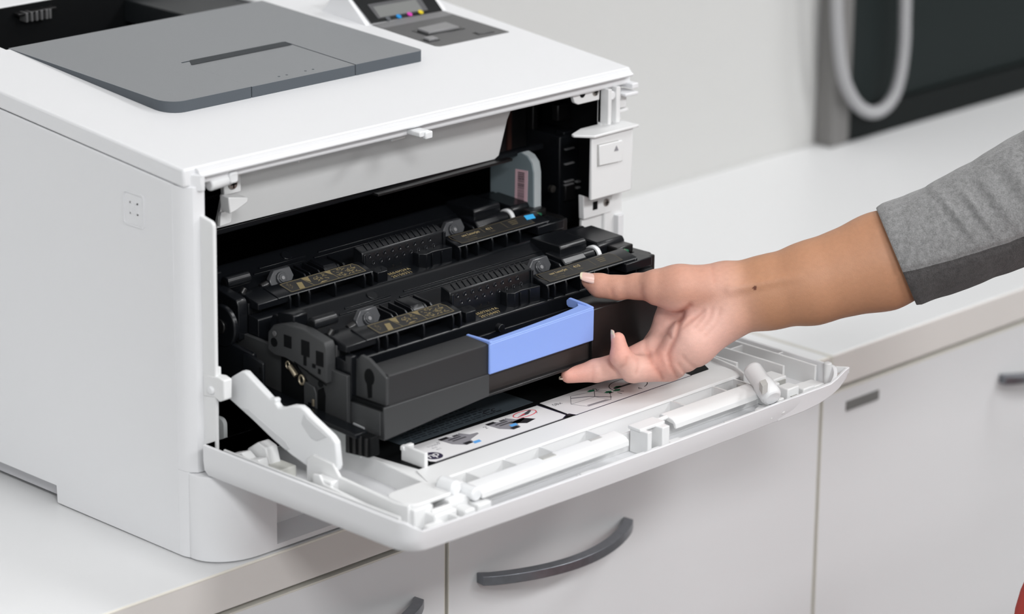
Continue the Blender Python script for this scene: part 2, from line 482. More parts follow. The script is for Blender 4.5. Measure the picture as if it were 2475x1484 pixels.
def fz(x, y):
    return zt(x, y) + .2 + 7.6*max(0.0, min(1.0, (FYB - y)/(FYB - FYF)))**.9


def flap_piece(poly, name, m, drop, bev, parent):
    """solid between the flap surface and the cover under outline poly (x, y)"""
    top = [(x, y, fz(x, y) - drop) for x, y in poly]; bot = [(x, y, zt(x, y) - 1.2) for x, y in poly]
    b = MB(); n = len(poly); b.add(bot + top, [tuple(range(n - 1, -1, -1)), tuple(range(n, 2*n))])
    b.add(bot + top, [(i, (i + 1) % n, (i + 1) % n + n, i + n) for i in range(n)], 1)
    return b.build(name, m, parent, bev)


IX0, IX1, IYB = 133.5, 227.5, 147.0
out = []
R = 14
for k in range(7):
    a = math.radians(180 + 90*k/6); out.append((FX0 + R + R*math.cos(a), FYF + R + R*math.sin(a)))
out += [(IX0 - .5, FYF), (IX0 - .5, IYB + 1.2), (IX1 + .4, IYB + 1.2), (IX1 + .4, FYF)]
for k in range(4):
    a = math.radians(270 + 90*k/3); out.append((FX1 - 4 + 4*math.cos(a), FYF + 4 + 4*math.sin(a)))
out += [(FX1, FYB), (FX0, FYB)]
FLAP = flap_piece(out, 'output_flap', [SLATE, SLATE_D], 0, .5, PR)
INNER = flap_piece([(IX0 + .1, FYF + .1), (IX1 - .1, FYF + .1), (IX1 - .1, IYB), (IX0 + .1, IYB)], 'flap_panel', [SLATE, SLATE_D], .25, .35, FLAP)
# dark finger gap behind the inner panel
MB().hexa([(IX0 + 2, IYB - 4.5, fz(IX0, IYB) - 1), (IX1 - 1, IYB - 4.5, fz(IX1, IYB) - 1), (IX1 - 1, IYB + 1, fz(IX1, IYB) - 1), (IX0 + 6, IYB + 1, fz(IX0, IYB) - 1)],
          [(IX0 + 2, IYB - 8.0, fz(IX0, IYB - 8.0) + .1), (IX1 - 1, IYB - 8.0, fz(IX1, IYB - 8.0) + .1), (IX1 - 1, IYB + 1.5, fz(IX1, IYB + 1.5) + .1), (IX0 + 8, IYB + 1.5, fz(IX0, IYB + 1.5) + .1)]).build('finger_gap', mat('gap_dark', (.022, .028, .034), .6), FLAP)
for dx in (165, 172, 189, 196):
    MB().cyl((dx, 84, fz(dx, 84) - .6), (dx, 84, fz(dx, 84) - .1), .9, 8).build('dot', SLATE_D, INNER)

# control panel
kp = [(397, 94.5), (397 - .5, 94), (331, 94.2), (327, 94.6), (324.6, 97), (320.5, 158), (392, 157)]
KP = MB().extr([(x, y, zt(x, y) - .5) for x, y in kp], (0, 0, .9)).build('control_panel', KEYPAD, PR, .3)
MB().extr([(x, y, zt(x, y) + .3) for x, y in ((321.2, 147), (321.0, 157.5), (391.6, 156.8), (392, 146))], (0, 0, .35)).build('panel_strip', KEYSTRIP, KP)
# raised display wedge
wd = MB()
f0 = [(320, 158.5), (392.5, 157)]; 


def dz_(y): return (y - 157.5)*.78


def wp(x, y, o=0): return (x, y, zt(x, 158) + .085*(y - 158) + max(0, dz_(y)) + o)


wd.hexa([(314, 159, zt(314, 159) - 1), (398, 158, zt(398, 158) - 1), (398, 205, zt(398, 205) - 1), (314, 205, zt(314, 205) - 1)],
        [(316.5, 159, zt(316, 159)), (396, 158, zt(396, 158)), (396, 186, wp(396, 186)[2]), (314.6, 186, wp(314.6, 186)[2])])
WD = wd.build('display_hood', WHITE, PR, .8)
sx = [(320.6, 158.5), (391.6, 157.6), (391.6, 183), (317.5, 183)]
MB().extr([wp(x, y, .1) for x, y in sx], (0, 0, .7)).build('display_bezel', GLOSS, WD, .2)
lc = [(331.5, 160.8), (373.5, 160.0), (373.5, 167.6), (331.5, 168.2)]
MB().extr([wp(x, y, .8) for x, y in [(329, 160.3), (378.5, 159.5), (379, 169.8), (328, 170.4)]], (0, 0, .15)).build('display_rim', LCDRIM, WD)
MB().extr([wp(x, y, .95) for x, y in lc], (0, 0, .15)).build('display_screen', LCD, WD)
for (dx, m) in ((337.5, GREYDOT), (348.2, CYAN), (359.2, MAGENTA), (370.3, YELLOW)):
    p = wp(dx, 158.9, .9)
    MB().cyl(p, (p[0], p[1] - .3, p[2] + .5), 2.1, 14).build('ink_dot', m, WD)
for pl, nm in (([(336, 131), (337.5, 118), (372, 116.5), (371, 132.5)], 'arrow_button'), ([(326.5, 112.5), (327, 105.5), (337, 105), (336.5, 112)], 'round_button'), ([(371, 105.5), (371.5, 100), (386, 99), (385, 104.5)], 'power_button')):
    cx = sum(p[0] for p in pl)/4; cyy = sum(p[1] for p in pl)/4
    MB().extr([(cx + (x - cx)*1.08, cyy + (y - cyy)*1.1, zt(x, y) + .2) for x, y in pl], (0, 0, .5)).build('button_well', GLOSS, KP, .2)
    hgt = .6 if nm == 'power_button' else 1.9
    MB().extr([(cx + (x - cx)*.86, cyy + (y - cyy)*.84, zt(x, y) + .5) for x, y in pl], (0, 0, hgt)).build(nm, KEYPAD if nm == 'power_button' else KEYCAP, KP, .5)

# ---- front opening: dark liner
ln = MB()
ln.box(20, 24, 2, 300, 62, 244); ln.box(399, 402, 30, 300, 62, 244); ln.box(24, 402, 296, 300, 62, 244); ln.box(24, 402, 2, 300, 61.5, 64); ln.box(24, 402, 22, 300, 240, 244)
LIN = ln.build('inner_housing', BLACKM, PR, kind='stuff')
MB().box(14, 24, -.5, 2, 62, 244).build('inner_frame', BLACKM, PR)
# things in the dark back of the cavity
MB().box(90, 92, 292, 296, 150, 215).build('back_rib', BLACK, LIN, .3)
MB().box(190, 192, 292, 296, 150, 215).build('back_rib', BLACK, LIN, .3)
MB().box(60, 330, 270, 296, 168, 172).build('back_shelf', BLACK, LIN, .8)
MB().box(120, 320, 150, 156, 176, 180).build('cross_bar', BLACK, LIN, 1)
MB().box(40, 372, 34, 40, 196, 200.5).build('roof_bar', BLACK, LIN, 1)
# motor housing and duct at the right
md = MB(); md.prism(rrect(344, 379, 56, 100, 4, 3), 'z', 188, 226); MOT = md.build('motor_housing', CHAR, PR, 1.0)
MB().box(356, 360, 54.6, 56.2, 189, 224).build('copper_strip', mat('red_brown', (.045, .017, .013), .4), MOT)
MB().box(340, 382, 53, 66, 186, 188.4).build('motor_flange', BLACK, MOT, .6)
MB().box(379, 384, 52, 58, 186, 224).build('motor_bracket', CHAR, MOT, .5)
MB().box(386, 399, 34, 40, 214, 226).build('duct', CHAR, LIN, .8)
MB().box(384, 399, 26, 34, 205, 208).build('duct_shelf', BLACK, LIN, .5)
gb = MB(); GB = gb.box(378, 400, 24, 60, 140, 206).build('gear_cover', BLACK, PR, 1)
for zz, yy in ((196, 23.5), (185, 23.5), (172, 23.5), (169.5, 23.5)):
    MB().box(382.5, 391.5, yy - 1.4, yy + 1, zz - .5, zz + .5).build('gear_rib', KEYCAP, GB, .3)
MB().box(382, 392, 21.4, 24, 158, 169).build('gear_pad', CHAR, GB, .5)
MB().box(394, 399, 21.4, 24, 169.5, 170.5).build('gear_rib', KEYCAP, GB); MB().box(394, 399, 21.4, 24, 165, 166).build('gear_rib', KEYCAP, GB)
q = at(1330, 455, 'y', 22)
MB().cyl(q, q + np.array([0, -3, 0]), 2.6, 14).build('screw', STEEL, GB)
# galvanised plate with pink bar code
pts = [at(x, y, 'x', 345) for x, y in ((1289, 540), (1289, 420), (1285, 395), (1274, 378), (1258, 368), (1235, 378), (1205, 392), (1185, 395), (1185, 540))]
GP = MB().extr(pts, (7.2, 0, 0)).build('side_plate', TEAL, PR, .4)
ept = [(1289.6, 540), (1289.6, 420), (1285.6, 395), (1274.6, 378), (1260, 369)]
ed = MB(); A = [at(x, y, 'x', 345) for x, y in ept]
ed.loft([[tuple(p + np.array([.3, -.5, .3])), tuple(p + np.array([7.0, -.5, .3])), tuple(p + np.array([7.0, .5, -.4])), tuple(p + np.array([.3, .5, -.4]))] for p in A])
ed.build('plate_edge', TEAL_E, GP, label='bright folded front edge')
lb = [at(x, y, 'x', 344.9) for x, y in ((1246, 408), (1276, 413), (1274, 508), (1244, 500))]
PK = MB().extr(lb, (-.25, 0, 0)).build('barcode_label', PINK, GP, label='pink bar code label')
rb = random.Random(5); yy = 0.06
bc = MB(); lbv = [np.array(p) for p in lb]
while yy < .97:
    h = rb.choice((.012, .02, .028))
    q = []
    for t in (yy, min(yy + h, .985)):
        a = lbv[0]*(1 - t) + lbv[3]*t; b = lbv[1]*(1 - t) + lbv[2]*t
        q.append((a*.78 + b*.22, a*.25 + b*.75))
    bc.extr([q[0][0] + (-.26, 0, 0), q[0][1] + (-.26, 0, 0), q[1][1] + (-.26, 0, 0), q[1][0] + (-.26, 0, 0)], (-.08, 0, 0)); yy += h + rb.choice((.012, .018))
bc.build('bar_code', INKD, PK, kind='stuff')

# ---- white inner panel over the cavity, its fins, latch and screws
ip = [(61.5, 30.0, 202.5), (318.2, 30.4, 199.6), (321.8, 29.6, 202), (322.6, 22.5, 229), (325, 19.5, 240), (328, 17.5, 247), (60.6, 17.0, 249), (61.4, 20, 236)]
IP = MB().extr(ip, (0, 3, 0)).build('inner_panel', WHITE2, PR, .5)
MB().box(200, 330, 24, 30, 197.5, 199.4).build('lower_lip', CHAR, IP, .3)
for fx in (101, 176.5, 254):
    MB().extr([(fx, 16, 249), (fx, -6, 250.4), (fx, -6, 246.8), (fx, 16, 241.5)], (1.4, 0, 0)).build('fin', WHITE2, IP, .2)
MB().prism(rrect(192.5, 201.5, 249.6, 253.6, .8, 2), 'y', -24, 10).build('latch', NATURAL, PR, .6)
MB().box(196.6, 203.2, -25.6, -21.6, 247.8, 253.0).build('latch_tip', NATURAL, PR, .9)
MB().box(188, 201, -2, 8, 243, 249).build('latch_block', WHITE2, PR, 1)
MB().prism(rrect(52.5, 67, 230.4, 249, 1, 2), 'y', 11.5, 15).build('screw_plate', WHITE2, PR, .5)


def screw(p, r, parent, n=(0, -1, 0), m=None):
    p = np.array(p, float); n = np.array(n, float)
    s_ = MB().cyl(p - n*1.2, p + n*1.0, r, 18, r*.8).build('screw', m or STEEL, parent, .2)
    ax = np.cross(n, (0, 0, 1)); ax /= np.linalg.norm(ax); az = np.cross(ax, n)
    for a, b in ((ax, az), (az, ax)):
        c = p + n*1.05
        MB().extr([c - a*r*.6 - b*r*.12, c + a*r*.6 - b*r*.12, c + a*r*.6 + b*r*.12, c - a*r*.6 + b*r*.12], n*.12).build('screw_slot', BLACKM, s_)
    return s_


screw((59.6, 11.2, 237), 4.2, PR)
MB().cyl((22, -9, 248.2), (40, -9, 249.2), 4.3, 16).build('hinge_pin', NATURAL, PR, 1.0)
MB().prism(rrect(36, 43, 246.6, 254, 2, 3), 'y', -14, -3).build('hinge_pin_head', NATURAL, PR, 1.0)
MB().extr([at(x, y, 'y', 8) for x, y in ((530, 470), (577, 470), (577, 482), (548, 503), (534, 510))], (0, -9, 0)).build('stop_block', WHITE2, PR, .7)
MB().extr([at(x, y, 'y', 18) for x, y in ((527, 512), (554, 505), (552, 536), (524, 546))], (0, -3, 0)).build('stop_plate', WHITE2, PR, .5)

# ---- left jamb: flange, hinge clip and stop
MB().prism([(-12.2, 66), (-12.2, 231.2), (-15, 231.6), (-24.6, 229.8), (-26.6, 228.2), (-27, 226), (-26.2, 66)], 'x', 10, 13).build('left_flange', WHITE2, PR, .8)
MB().extr([at(x, y, 'x', 9.6) for x, y in ((490, 905), (528, 912), (541, 921), (541, 968), (530, 972), (520, 962), (491, 958))], (7, 0, 0)).build('pivot_clip', WHITE2, PR, .8)
q = at(511, 943, 'x', 9.4)
MB().cyl(q + np.array([1, 0, 0]), q + np.array([-1.6, 0, 0]), 3.4, 14, 2.4).build('pivot_cap', NATURAL, PR, .4)
MB().box(14, 17.5, -24, -15, 122, 132).build('pivot_tab', WHITE2, PR, .8)
MB().prism(rrect(-18, -6.5, 76, 93, 4.5, 4), 'x', 24, 27).build('cable_stop', mat('grey_white_plastic', (.55, .57, .57), .45), PR, .6)

# ---- right jamb: brackets
rj = MB(); rj.box(386, 402, -8, -4, 208, 249); RJ = rj.build('right_jamb', WHITE2, PR, .8)
MB().extr([at(x, y, 'y', -8) for x, y in ((1382, 224), (1450, 208), (1449, 241), (1398, 253), (1389, 249))], (0, 3, 0)).build('screw_bracket', WHITE2, RJ, .5)
q = at(1408, 227, 'y', -8.1); MB().cyl(q, q + np.array([0, -.25, 0]), 2.7, 16).build('hole', BLACKM, RJ)
screw(at(1439, 222, 'y', -8.0), 3.4, RJ)
MB().prism([(386, -14.5), (388.5, -15.5), (388.5, -4), (386, -4)], 'z', 221, 246.6).build('jamb_rib', WHITE2, RJ, .4)
MB().prism([(394.5, -14.5), (397.5, -15.5), (397.5, -4), (394.5, -4)], 'z', 221, 247).build('jamb_rib', WHITE2, RJ, .4)
MB().box(388, 395, -8.5, -4, 221, 247).build('jamb_web', WHITE2, RJ, .3)
MB().box(397.4, 399.2, -3.6, 31, 62, 249).build('inner_frame', BLACKM, PR)
MB().box(400, W, -3, 12, 150, 249).build('jamb_side', WHITE2, RJ, .6)
MB().cyl((391.5, -9, 241), (391.5, -13.5, 241), 3.3, 14).build('pivot_boss', NATURAL, RJ, .6)
MB().box(400, 408, -12, -2.5, 229.5, 240).build('catch', WHITE2, RJ, .9)
MB().box(399.5, 409, -13, -2.5, 226.8, 229).build('catch_shelf', WHITE2, RJ, .5)
# shelf and button cover
sh = [(363, -23.5), (408.5, -24), (408.5, -4), (370, -3), (354.5, -9), (353.5, -12)]
MB().prism(sh, 'z', 217.2, 219.2).build('jamb_shelf', WHITE2, RJ, .6)
bc_ = MB().prism([(363.6, -20.4), (404.6, -21.4), (407.6, -18.4), (407.6, -2), (404.6, -2), (404.6, -18.4), (363.6, -17.8)], 'z', 171.0, 217.4).build('button_cover', WHITE2, PR, .8)
q0 = [at(x, y, 'y', -21.0) for x, y in ((1446, 351), (1503, 338), (1503, 389), (1446, 401))]
cx = sum(q0)/4
MB().extr([cx + (p - cx)*1.06 + (0, .4, 0) for p in q0], (0, -.45, 0)).build('button_rim', mat('shadow_gap_grey', (.46, .46, .45), .5), bc_)
MB().extr([cx + (p - cx)*.985 + (0, .2, 0) for p in q0], (0, -1.2, 0)).build('door_button', WHITE2, bc_, .5)
pt = at(1490, 358, 'y', -22.2)
tri = MB(); tri.extr([pt + (-2.2, 0, -1.8), pt + (2.2, 0, -2.0), pt + (0, 0, 1.9)], (0, -.15, 0)); tri.build('button_mark', GREYINK, bc_)
MB().extr([at(x, y, 'y', -7) for x, y in ((1410, 473), (1424, 478), (1424, 482), (1478, 470), (1478, 512), (1411, 531))], (0, 5, 0)).build('lower_bracket', WHITE2, PR, .6)
q = at(1438, 497, 'y', -7.2); MB().box(q[0] - 2, q[0] + 2.6, -7.4, -7, q[2] - 3, q[2] + 3).build('hole', BLACKM, PR)
screw(at(1465, 489, 'y', -7.1), 3.2, PR)
MB().box(372.5, W - .4, -4, -1, 60, 153).build('lower_jamb', WHITE2, PR, .8)
MB().box(393, W - .2, -6.5, -3, 60, 172).build('lower_jamb_rib', WHITE2, PR, 1.2)

# ---- paper tray (bottom cassette)
def tray_outline(inset=0):
    o = [(1.2, -9)]
    for k in range(13):
        a = math.radians(180 + 90*k/12); o.append((36 + inset + 35.0*math.cos(a), -11 + 26.5*math.sin(a)))
    for k in range(13):
        a = math.radians(270 + 90*k/12); o.append((W - 36 + 35.0*math.cos(a), -11 + 26.5*math.sin(a)))
    o += [(W - 1.2, -9), (W - 8, 6), (8, 6)]
    return o


po = tray_outline()
TRY = MB().prism(po, 'z', 1.0, 59.6).build('paper_tray', WHITE, PR, .9, 3, angle=30)
# grip recess pressed into the tray front
cut = MB(); cut.loft([[(51 + d, y, 4.8 + d*.5), (354 - d, y, 4.8 + d*.5), (354 - d, y, 39.5 - d*.4), (51 + d, y, 39.5 - d*.4)] for y, d in ((-60, -6), (-37.6, 0), (-18, 9))])
co = cut.build('cutter', WHITE)
bo = TRY.modifiers.new('cut', 'BOOLEAN'); bo.operation = 'DIFFERENCE'; bo.object = co; bo.solver = 'EXACT'
bpy.context.view_layer.update()
tme = bpy.data.meshes.new_from_object(TRY.evaluated_get(bpy.context.evaluated_depsgraph_get()))
TRY.modifiers.clear(); TRY.data = tme; bpy.data.objects.remove(co)
tme.set_sharp_from_angle(angle=math.radians(30))
for fx in (20, 380):
    MB().cyl((fx, 20, 0), (fx, 20, 1.2), 8, 12).build('foot', BLACKM, PR)
    MB().cyl((fx, 110, 0), (fx, 110, 1.2), 8, 12).build('foot', BLACKM, PR)
    MB().cyl((fx, 400, 0), (fx, 400, 4), 8, 12).build('foot', BLACKM, PR)

# ------------------------------------------------------------------ front door (a part of the printer, folded down)
def door_loop(il, ir, if_, z_side, z_front, r):
    """outline of the door seen from above, inset left, right and front; z per point"""
    x0, x1, yf, yb = il, W + .5 - ir, -217.5 + if_, -25.0
    o = []
    o.append((x0, yb, z_side)); o.append((x0, -120, z_side - .4))
    for k in range(9):
        a = math.radians(180 + 90*k/8); t = k/8
        o.append((x0 + r + r*math.cos(a), yf + 3 + r + r*math.sin(a), z_side - 1 + (z_front - z_side + 1)*max(0, (t - .35)/.65)))
    for t in (.2, .4, .5, .6, .8):
        x = x0 + r + (x1 - x0 - 2*r)*t; o.append((x, yf + 3 - 3.2*math.sin(math.pi*t), z_front))
    for k in range(9):
        a = math.radians(270 + 90*k/8); t = k/8
        o.append((x1 - r + r*math.cos(a), yf + 3 + r + r*math.sin(a), z_front + (z_side - z_front)*min(1, t/.7)))
    o.append((x1, -120, z_side)); o.append((x1, yb, z_side))
    return o


def zset(l, z): return [(a, b, z) for a, b, c in l]


R_ = 12
L0 = zset(door_loop(11, 44, 6, 0, 0, 18), 60.8)
L1 = zset(door_loop(4, 20, 3.2, 0, 0, 15), 61.8)
L2 = zset(door_loop(.8, 7, 2.0, 0, 0, 13), 66.5)
L3 = door_loop(0, 2.5, 1.0, 73, 71, R_)
L4 = door_loop(0, 0, .2, 83.6, 76.2, R_)
L5 = door_loop(2.4, 2.6, 2.4, 83.6, 76.2, R_ - 2)
L6 = zset(door_loop(3.6, 7, 3.6, 0, 0, R_ - 3), 70)
L7 = zset(door_loop(7, 14, 5, 0, 0, R_ - 3), 66)
db = MB(); db.loft([L0, L1, L2, L3, L4, L5, L6, L7])
DOOR = db.build('front_door', WHITE, PR, .35, angle=30)


def dpart(name, b, m=WHITE2, bev=.6, **k): return b.build(name, m, DOOR, bev, **k)


# inner deck carrying the labels
dk = MB().prism([(66, -26), (69.5, -103), (63, -166), (363, -166), (368, -150), (371, -120), (371, -26)], 'z', 65, 79.4)
DECK = dpart('inner_deck', dk, bev=.9)
MB().prism([(71, -27), (71.5, -103), (76.5, -143.6), (352.5, -143.6), (357, -136), (362, -27)], 'z', 78.6, 79.9).build('black_sheet', BLACKM, DOOR, .2)
# step strip in front of the labels
MB().hexa([(64, -166, 78), (363, -167, 78), (363, -146, 79), (72, -146, 79)], [(64, -165.4, 79.7), (362, -166, 79.9), (362, -146, 80.6), (72, -145.6, 80.5)]).build('front_strip', WHITE2, DOOR, .4)
# cell ribs in the channel between deck and bars
for rx in (96, 129, 162, 206, 288, 330, 352):
    MB().box(rx, rx + 1.6, -187, -165.5, 66, 78.4).build('cell_rib', WHITE2, DOOR, .3)
MB().box(66, 366, -189, -187.2, 66, 79).build('channel_wall', WHITE2, DOOR, .4)


def bar(x0, x1, name):
    p = [(-186.5, 72), (-186.5, 82.2), (-188, 83.4), (-195, 83.0), (-199, 82.0), (-201.2, 80.2), (-201.7, 76.4), (-199.8, 76.4), (-199, 79), (-190, 80.5)]
    return MB().prism(p, 'x', x0, x1).build(name, WHITE2, DOOR, .5, angle=28)


bar(75, 209, 'stiffening_bar'); bar(254, 341, 'stiffening_bar')
MB().box(138, 150, -193, -188.5, 82.6, 83.7).build('bar_notch', mat('notch_grey', (.45, .45, .43), .5), DOOR, .3)
MB().box(184, 194, -191.5, -188.5, 83.0, 83.7).build('bar_slot', mat('slot_grey', (.5, .5, .49), .5), DOOR)
# central latch block
lb_ = MB(); lb_.extr([(x, y, 66) for x, y in ((222, -190), (222, -206), (226, -206), (226, -196), (236, -196), (236, -206), (243, -206), (243, -190))], (0, 0, 17))
LBK = dpart('latch_block', lb_)
MB().box(221, 245, -200, -189, 82, 84.2).build('latch_cap', WHITE2, DOOR, .5)
MB().box(210, 222, -212, -205, 66, 69.6).build('latch_foot', WHITE2, DOOR, .8)
MB().box(245, 256, -208, -201, 66, 70.6).build('latch_foot', WHITE2, DOOR, .8)
MB().box(227, 234.5, -197, -196.4, 66.4, 68).build('latch_slit', BLACKM, DOOR)
MB().cyl((244, -193, 82), (254, -193, 82.6), 1.6, 10).build('bar_pivot', WHITE2, DOOR, .2)
# ribs in the front gutter
for rx in (94, 118, 158, 300, 336):
    MB().box(rx, rx + 1.4, -214, -203, 65.5, 70.5).build('gutter_rib', WHITE2, DOOR, .2)
MB().box(70, 372, -203.4, -202, 65.5, 69.5).build('gutter_wall', WHITE2, DOOR, .3)
MB().box(160, 172, -208, -203.4, 69, 71).build('gutter_clip', WHITE2, DOOR, .5)
# left corner cluster of clips and blocks
MB().box(79.5, 82.4, -146, -124, 66, 90).build('deck_tab', WHITE2, DOOR, .9)
MB().box(78.5, 88, -127.5, -124.2, 86.5, 89.6).build('deck_tab_lip', WHITE2, DOOR, .6)
for b_ in ((52, 71, -196, -180, 66, 80), (58, 78, -183, -167, 66, 82), (33, 52, -203, -192, 66, 77), (53, 62, -209, -198, 66, 76.5), (68, 80, -205, -192, 66, 75), (24, 38, -209, -201, 66, 73)):
    MB().box(*b_).build('clip_block', WHITE2, DOOR, 1.2)
MB().cyl((62, -192, 84), (62, -178, 84), 4.8, 16).build('clip_barrel', NATURAL, DOOR, 1.2)
MB().cyl((71, -201, 80), (71, -187, 80), 4.4, 16).build('clip_barrel', NATURAL, DOOR, 1.2)
MB().box(44, 46, -212, -196, 66, 75.5).build('clip_wall', WHITE2, DOOR, .3)
MB().box(36, 66, -197.5, -195.8, 66, 78.2).build('clip_wall', WHITE2, DOOR, .3)
MB().box(58, 61.5, -207.4, -205.6, 70.5, 74.2).build('clip_hole', mat('hole_grey', (.10, .10, .10), .6), DOOR)
# left gutter: long rail parallel to the side wall, arm seat, end block
MB().box(9.2, 10.8, -196, -34, 66, 80.6).build('side_rail', WHITE2, DOOR, .4)
MB().prism([(-34, 66), (-34, 76), (-46, 80.5), (-52, 77), (-62, 80), (-66, 66)], 'x', 14, 22).build('rail_clip', WHITE2, DOOR, .8)
MB().prism([(-40, 66), (-40, 79), (-50, 86), (-58, 84), (-64, 66)], 'x', 24, 34).build('rail_clip', WHITE2, DOOR, 1.0)
MB().box(20, 36, -74, -56, 66, 74).build('rail_block', mat('old_white_plastic', (.62, .62, .58), .45), DOOR, 1.0)
se = [(-98, 66), (-98, 88.5), (-104, 92.6), (-122, 91.5), (-128, 84.5), (-178, 81.5), (-190, 82.5), (-190, 66)]
MB().prism(se, 'x', 22.5, 25).build('arm_seat_wall', WHITE2, DOOR, .7)
MB().prism([(-112, 66), (-112, 84), (-118, 85), (-122, 80), (-180, 75.5), (-186, 66)], 'x', 15, 17).build('arm_seat_wall', WHITE2, DOOR, .6)
MB().box(16, 23, -128, -112, 66, 82.5).build('arm_seat_block', WHITE2, DOOR, 1.0)
MB().prism(rrect(24, 62, -192, -166, 7, 3), 'z', 80.2, 82.8).build('corner_plate', WHITE2, DOOR, .6)
MB().box(24, 40, -194, -172, 66, 80.3).build('corner_block', WHITE2, DOOR, .8)
# hinge arm
ha = [(542, 928), (560, 910), (583, 897), (592, 899), (602, 910), (640, 950), (652, 963), (662, 962), (667, 968), (665, 975), (672, 985), (682, 986), (705, 980), (724, 982), (736, 992), (746, 1004),
      (800, 1055), (810, 1070), (816, 1128), (812, 1140), (770, 1140), (745, 1130), (700, 1098), (662, 1062), (590, 998), (545, 958)]
A3 = [at(x, y, 'x', 24) for x, y in ha]
ARM = MB().extr(A3, (5, 0, 0)).build('hinge_arm', NATURAL, DOOR, 1.6, 3)
rc = [at(x, y, 'x', 23.6) for x, y in ((580, 985), (600, 990), (690, 1068), (700, 1085), (690, 1088), (660, 1062))]
rm = [at(x, y, 'x', 23.6) for x, y in ((734, 1000), (742, 1012), (790, 1056), (765, 1066), (752, 1060), (728, 1024))]
MB().extr(rc, (1.2, 0, 0)).build('arm_recess', mat('nylon_shade', (.66, .67, .68), .4), ARM, .3)
MB().extr(rm, (1.2, 0, 0)).build('arm_recess', mat('nylon_shade_2', (.66, .67, .68), .4), ARM, .3)
# right side of the door
MB().box(403, 405, -196, -60, 66, 83.2).build('right_rail', WHITE2, DOOR, .4)
MB().box(388, 390, -180, -100, 66, 82.5).build('right_rail', WHITE2, DOOR, .4)
MB().box(374, 376, -150, -60, 66, 80.5).build('right_rail', WHITE2, DOOR, .4)
MB().box(390, 403, -131, -129.6, 66, 82).build('rail_rib', WHITE2, DOOR, .3)
MB().box(405, 413, -162, -160.6, 66, 83).build('rail_rib', WHITE2, DOOR, .3)
sw = [(368 + 0, -100), (367, -135), (363, -158), (356, -172)]
MB().loft([[(x, y, 66), (x + 2, y, 66), (x + 2, y, 82.4), (x, y, 82.4)] for x, y in sw]).build('curved_wall', WHITE2, DOOR, .4)
pa, pb = at(1818, 893, 'z', 92), at(1866, 960, 'z', 80)
MB().tube([pa + (pb - pa)*t for t in (-.06, 0, .5, .55, .95, 1.05)], [5.2, 6.6, 6.6, 7.4, 7.4, 6.0], 20).build('door_peg', NATURAL, DOOR, 1.0)
MB().extr([at(x, y, 'z', 92) for x, y in ((1836, 921), (1850, 916), (1856, 927), (1843, 934))], (0, 0, -6)).build('peg_window', mat('peg_window_grey', (.55, .55, .53), .5), DOOR)
MB().box(344, 349, -182.5, -176, 66, 79).build('clip_block', mat('shade_grey', (.45, .45, .43), .5), DOOR, .4)
for b_ in ((352, 366, -196, -186, 66, 80), (360, 372, -208, -198, 66, 79.5), (371, 385, -186, -172, 66, 78), (378, 390, -207, -196, 66, 75), (352, 358, -207, -200, 66, 74), (392, 403, -205, -193, 66, 73), (347, 351, -214, -204, 66, 75)):
    MB().box(*b_).build('clip_block', WHITE2, DOOR, .9)
MB().box(363, 369, -209.6, -207.4, 67, 74).build('clip_hole', mat('hole_grey_2', (.35, .35, .33), .6), DOOR)
MB().box(374, 383, -187, -185.6, 70, 76).build('clip_hole', mat('hole_grey_3', (.4, .4, .38), .6), DOOR)
MB().prism([(330, -213), (344, -213.4), (344, -203), (338, -201), (330, -204)], 'z', 65.5, 72).build('gutter_block', WHITE2, DOOR, .9)
MB().box(345.6, 346.6, -214.5, -213.6, 70, 75).build('gutter_mark', BLACKM, DOOR)
MB().cyl((408, -203, 67), (408, -203, 86), 2.8, 12).build('corner_pin', WHITE2, DOOR, .8)
MB().extr([(x, -215.35 + max(0, 3.2*(75 - z)/14), z) for x, z in ((345, 61.4), (372, 61.6), (388, 63.2), (400, 66.4), (408, 70.6), (413.5, 76), (416.6, 82.4), (416.6, 83.8), (412, 82.4), (404, 78.6), (397, 76.4), (380, 76.1), (345, 76.0))], (0, 2.2, 0)).build('corner_flange', WHITE, DOOR, .5)
MB().prism([(416.2, -215.4), (416.6, -214), (411.5, -207), (410.6, -208)], 'z', 79, 83.7).build('corner_tab', WHITE2, DOOR, .3)

# labels on the deck
LZ = 80.05
EX, EY = np.array([1.0, 0, 0]), np.array([0, 1.0, 0])
lab1 = MB().prism([(95.5, -111.6), (90.5, -139), (93, -142.6), (208.5, -143.3), (215.2, -140), (215, -114)], 'z', 79.9, LZ).build('instruction_label', PAPER, DOOR, label='white instruction label with toner drawer pictures and a round emblem')
lab2 = MB().prism([(218.6, -112), (217, -139.5), (221, -145), (333, -145.3), (336, -112)], 'z', 79.9, LZ).build('instruction_label', PAPER, DOOR, label='white instruction label with a line drawing of the printer and green arrows')
lab3 = MB().prism([(97.5, -109), (96, -60), (216, -60), (217, -107.6)], 'z', 79.9, LZ).build('rating_label', SILVER, DOOR, label='dark silver rating label with fine print')


def flat(name, pts, m, parent, t=.06, kind=None):
    return MB().extr([(x, y, LZ) for x, y in pts], (0, 0, t)).build(name, m, parent, kind=kind)


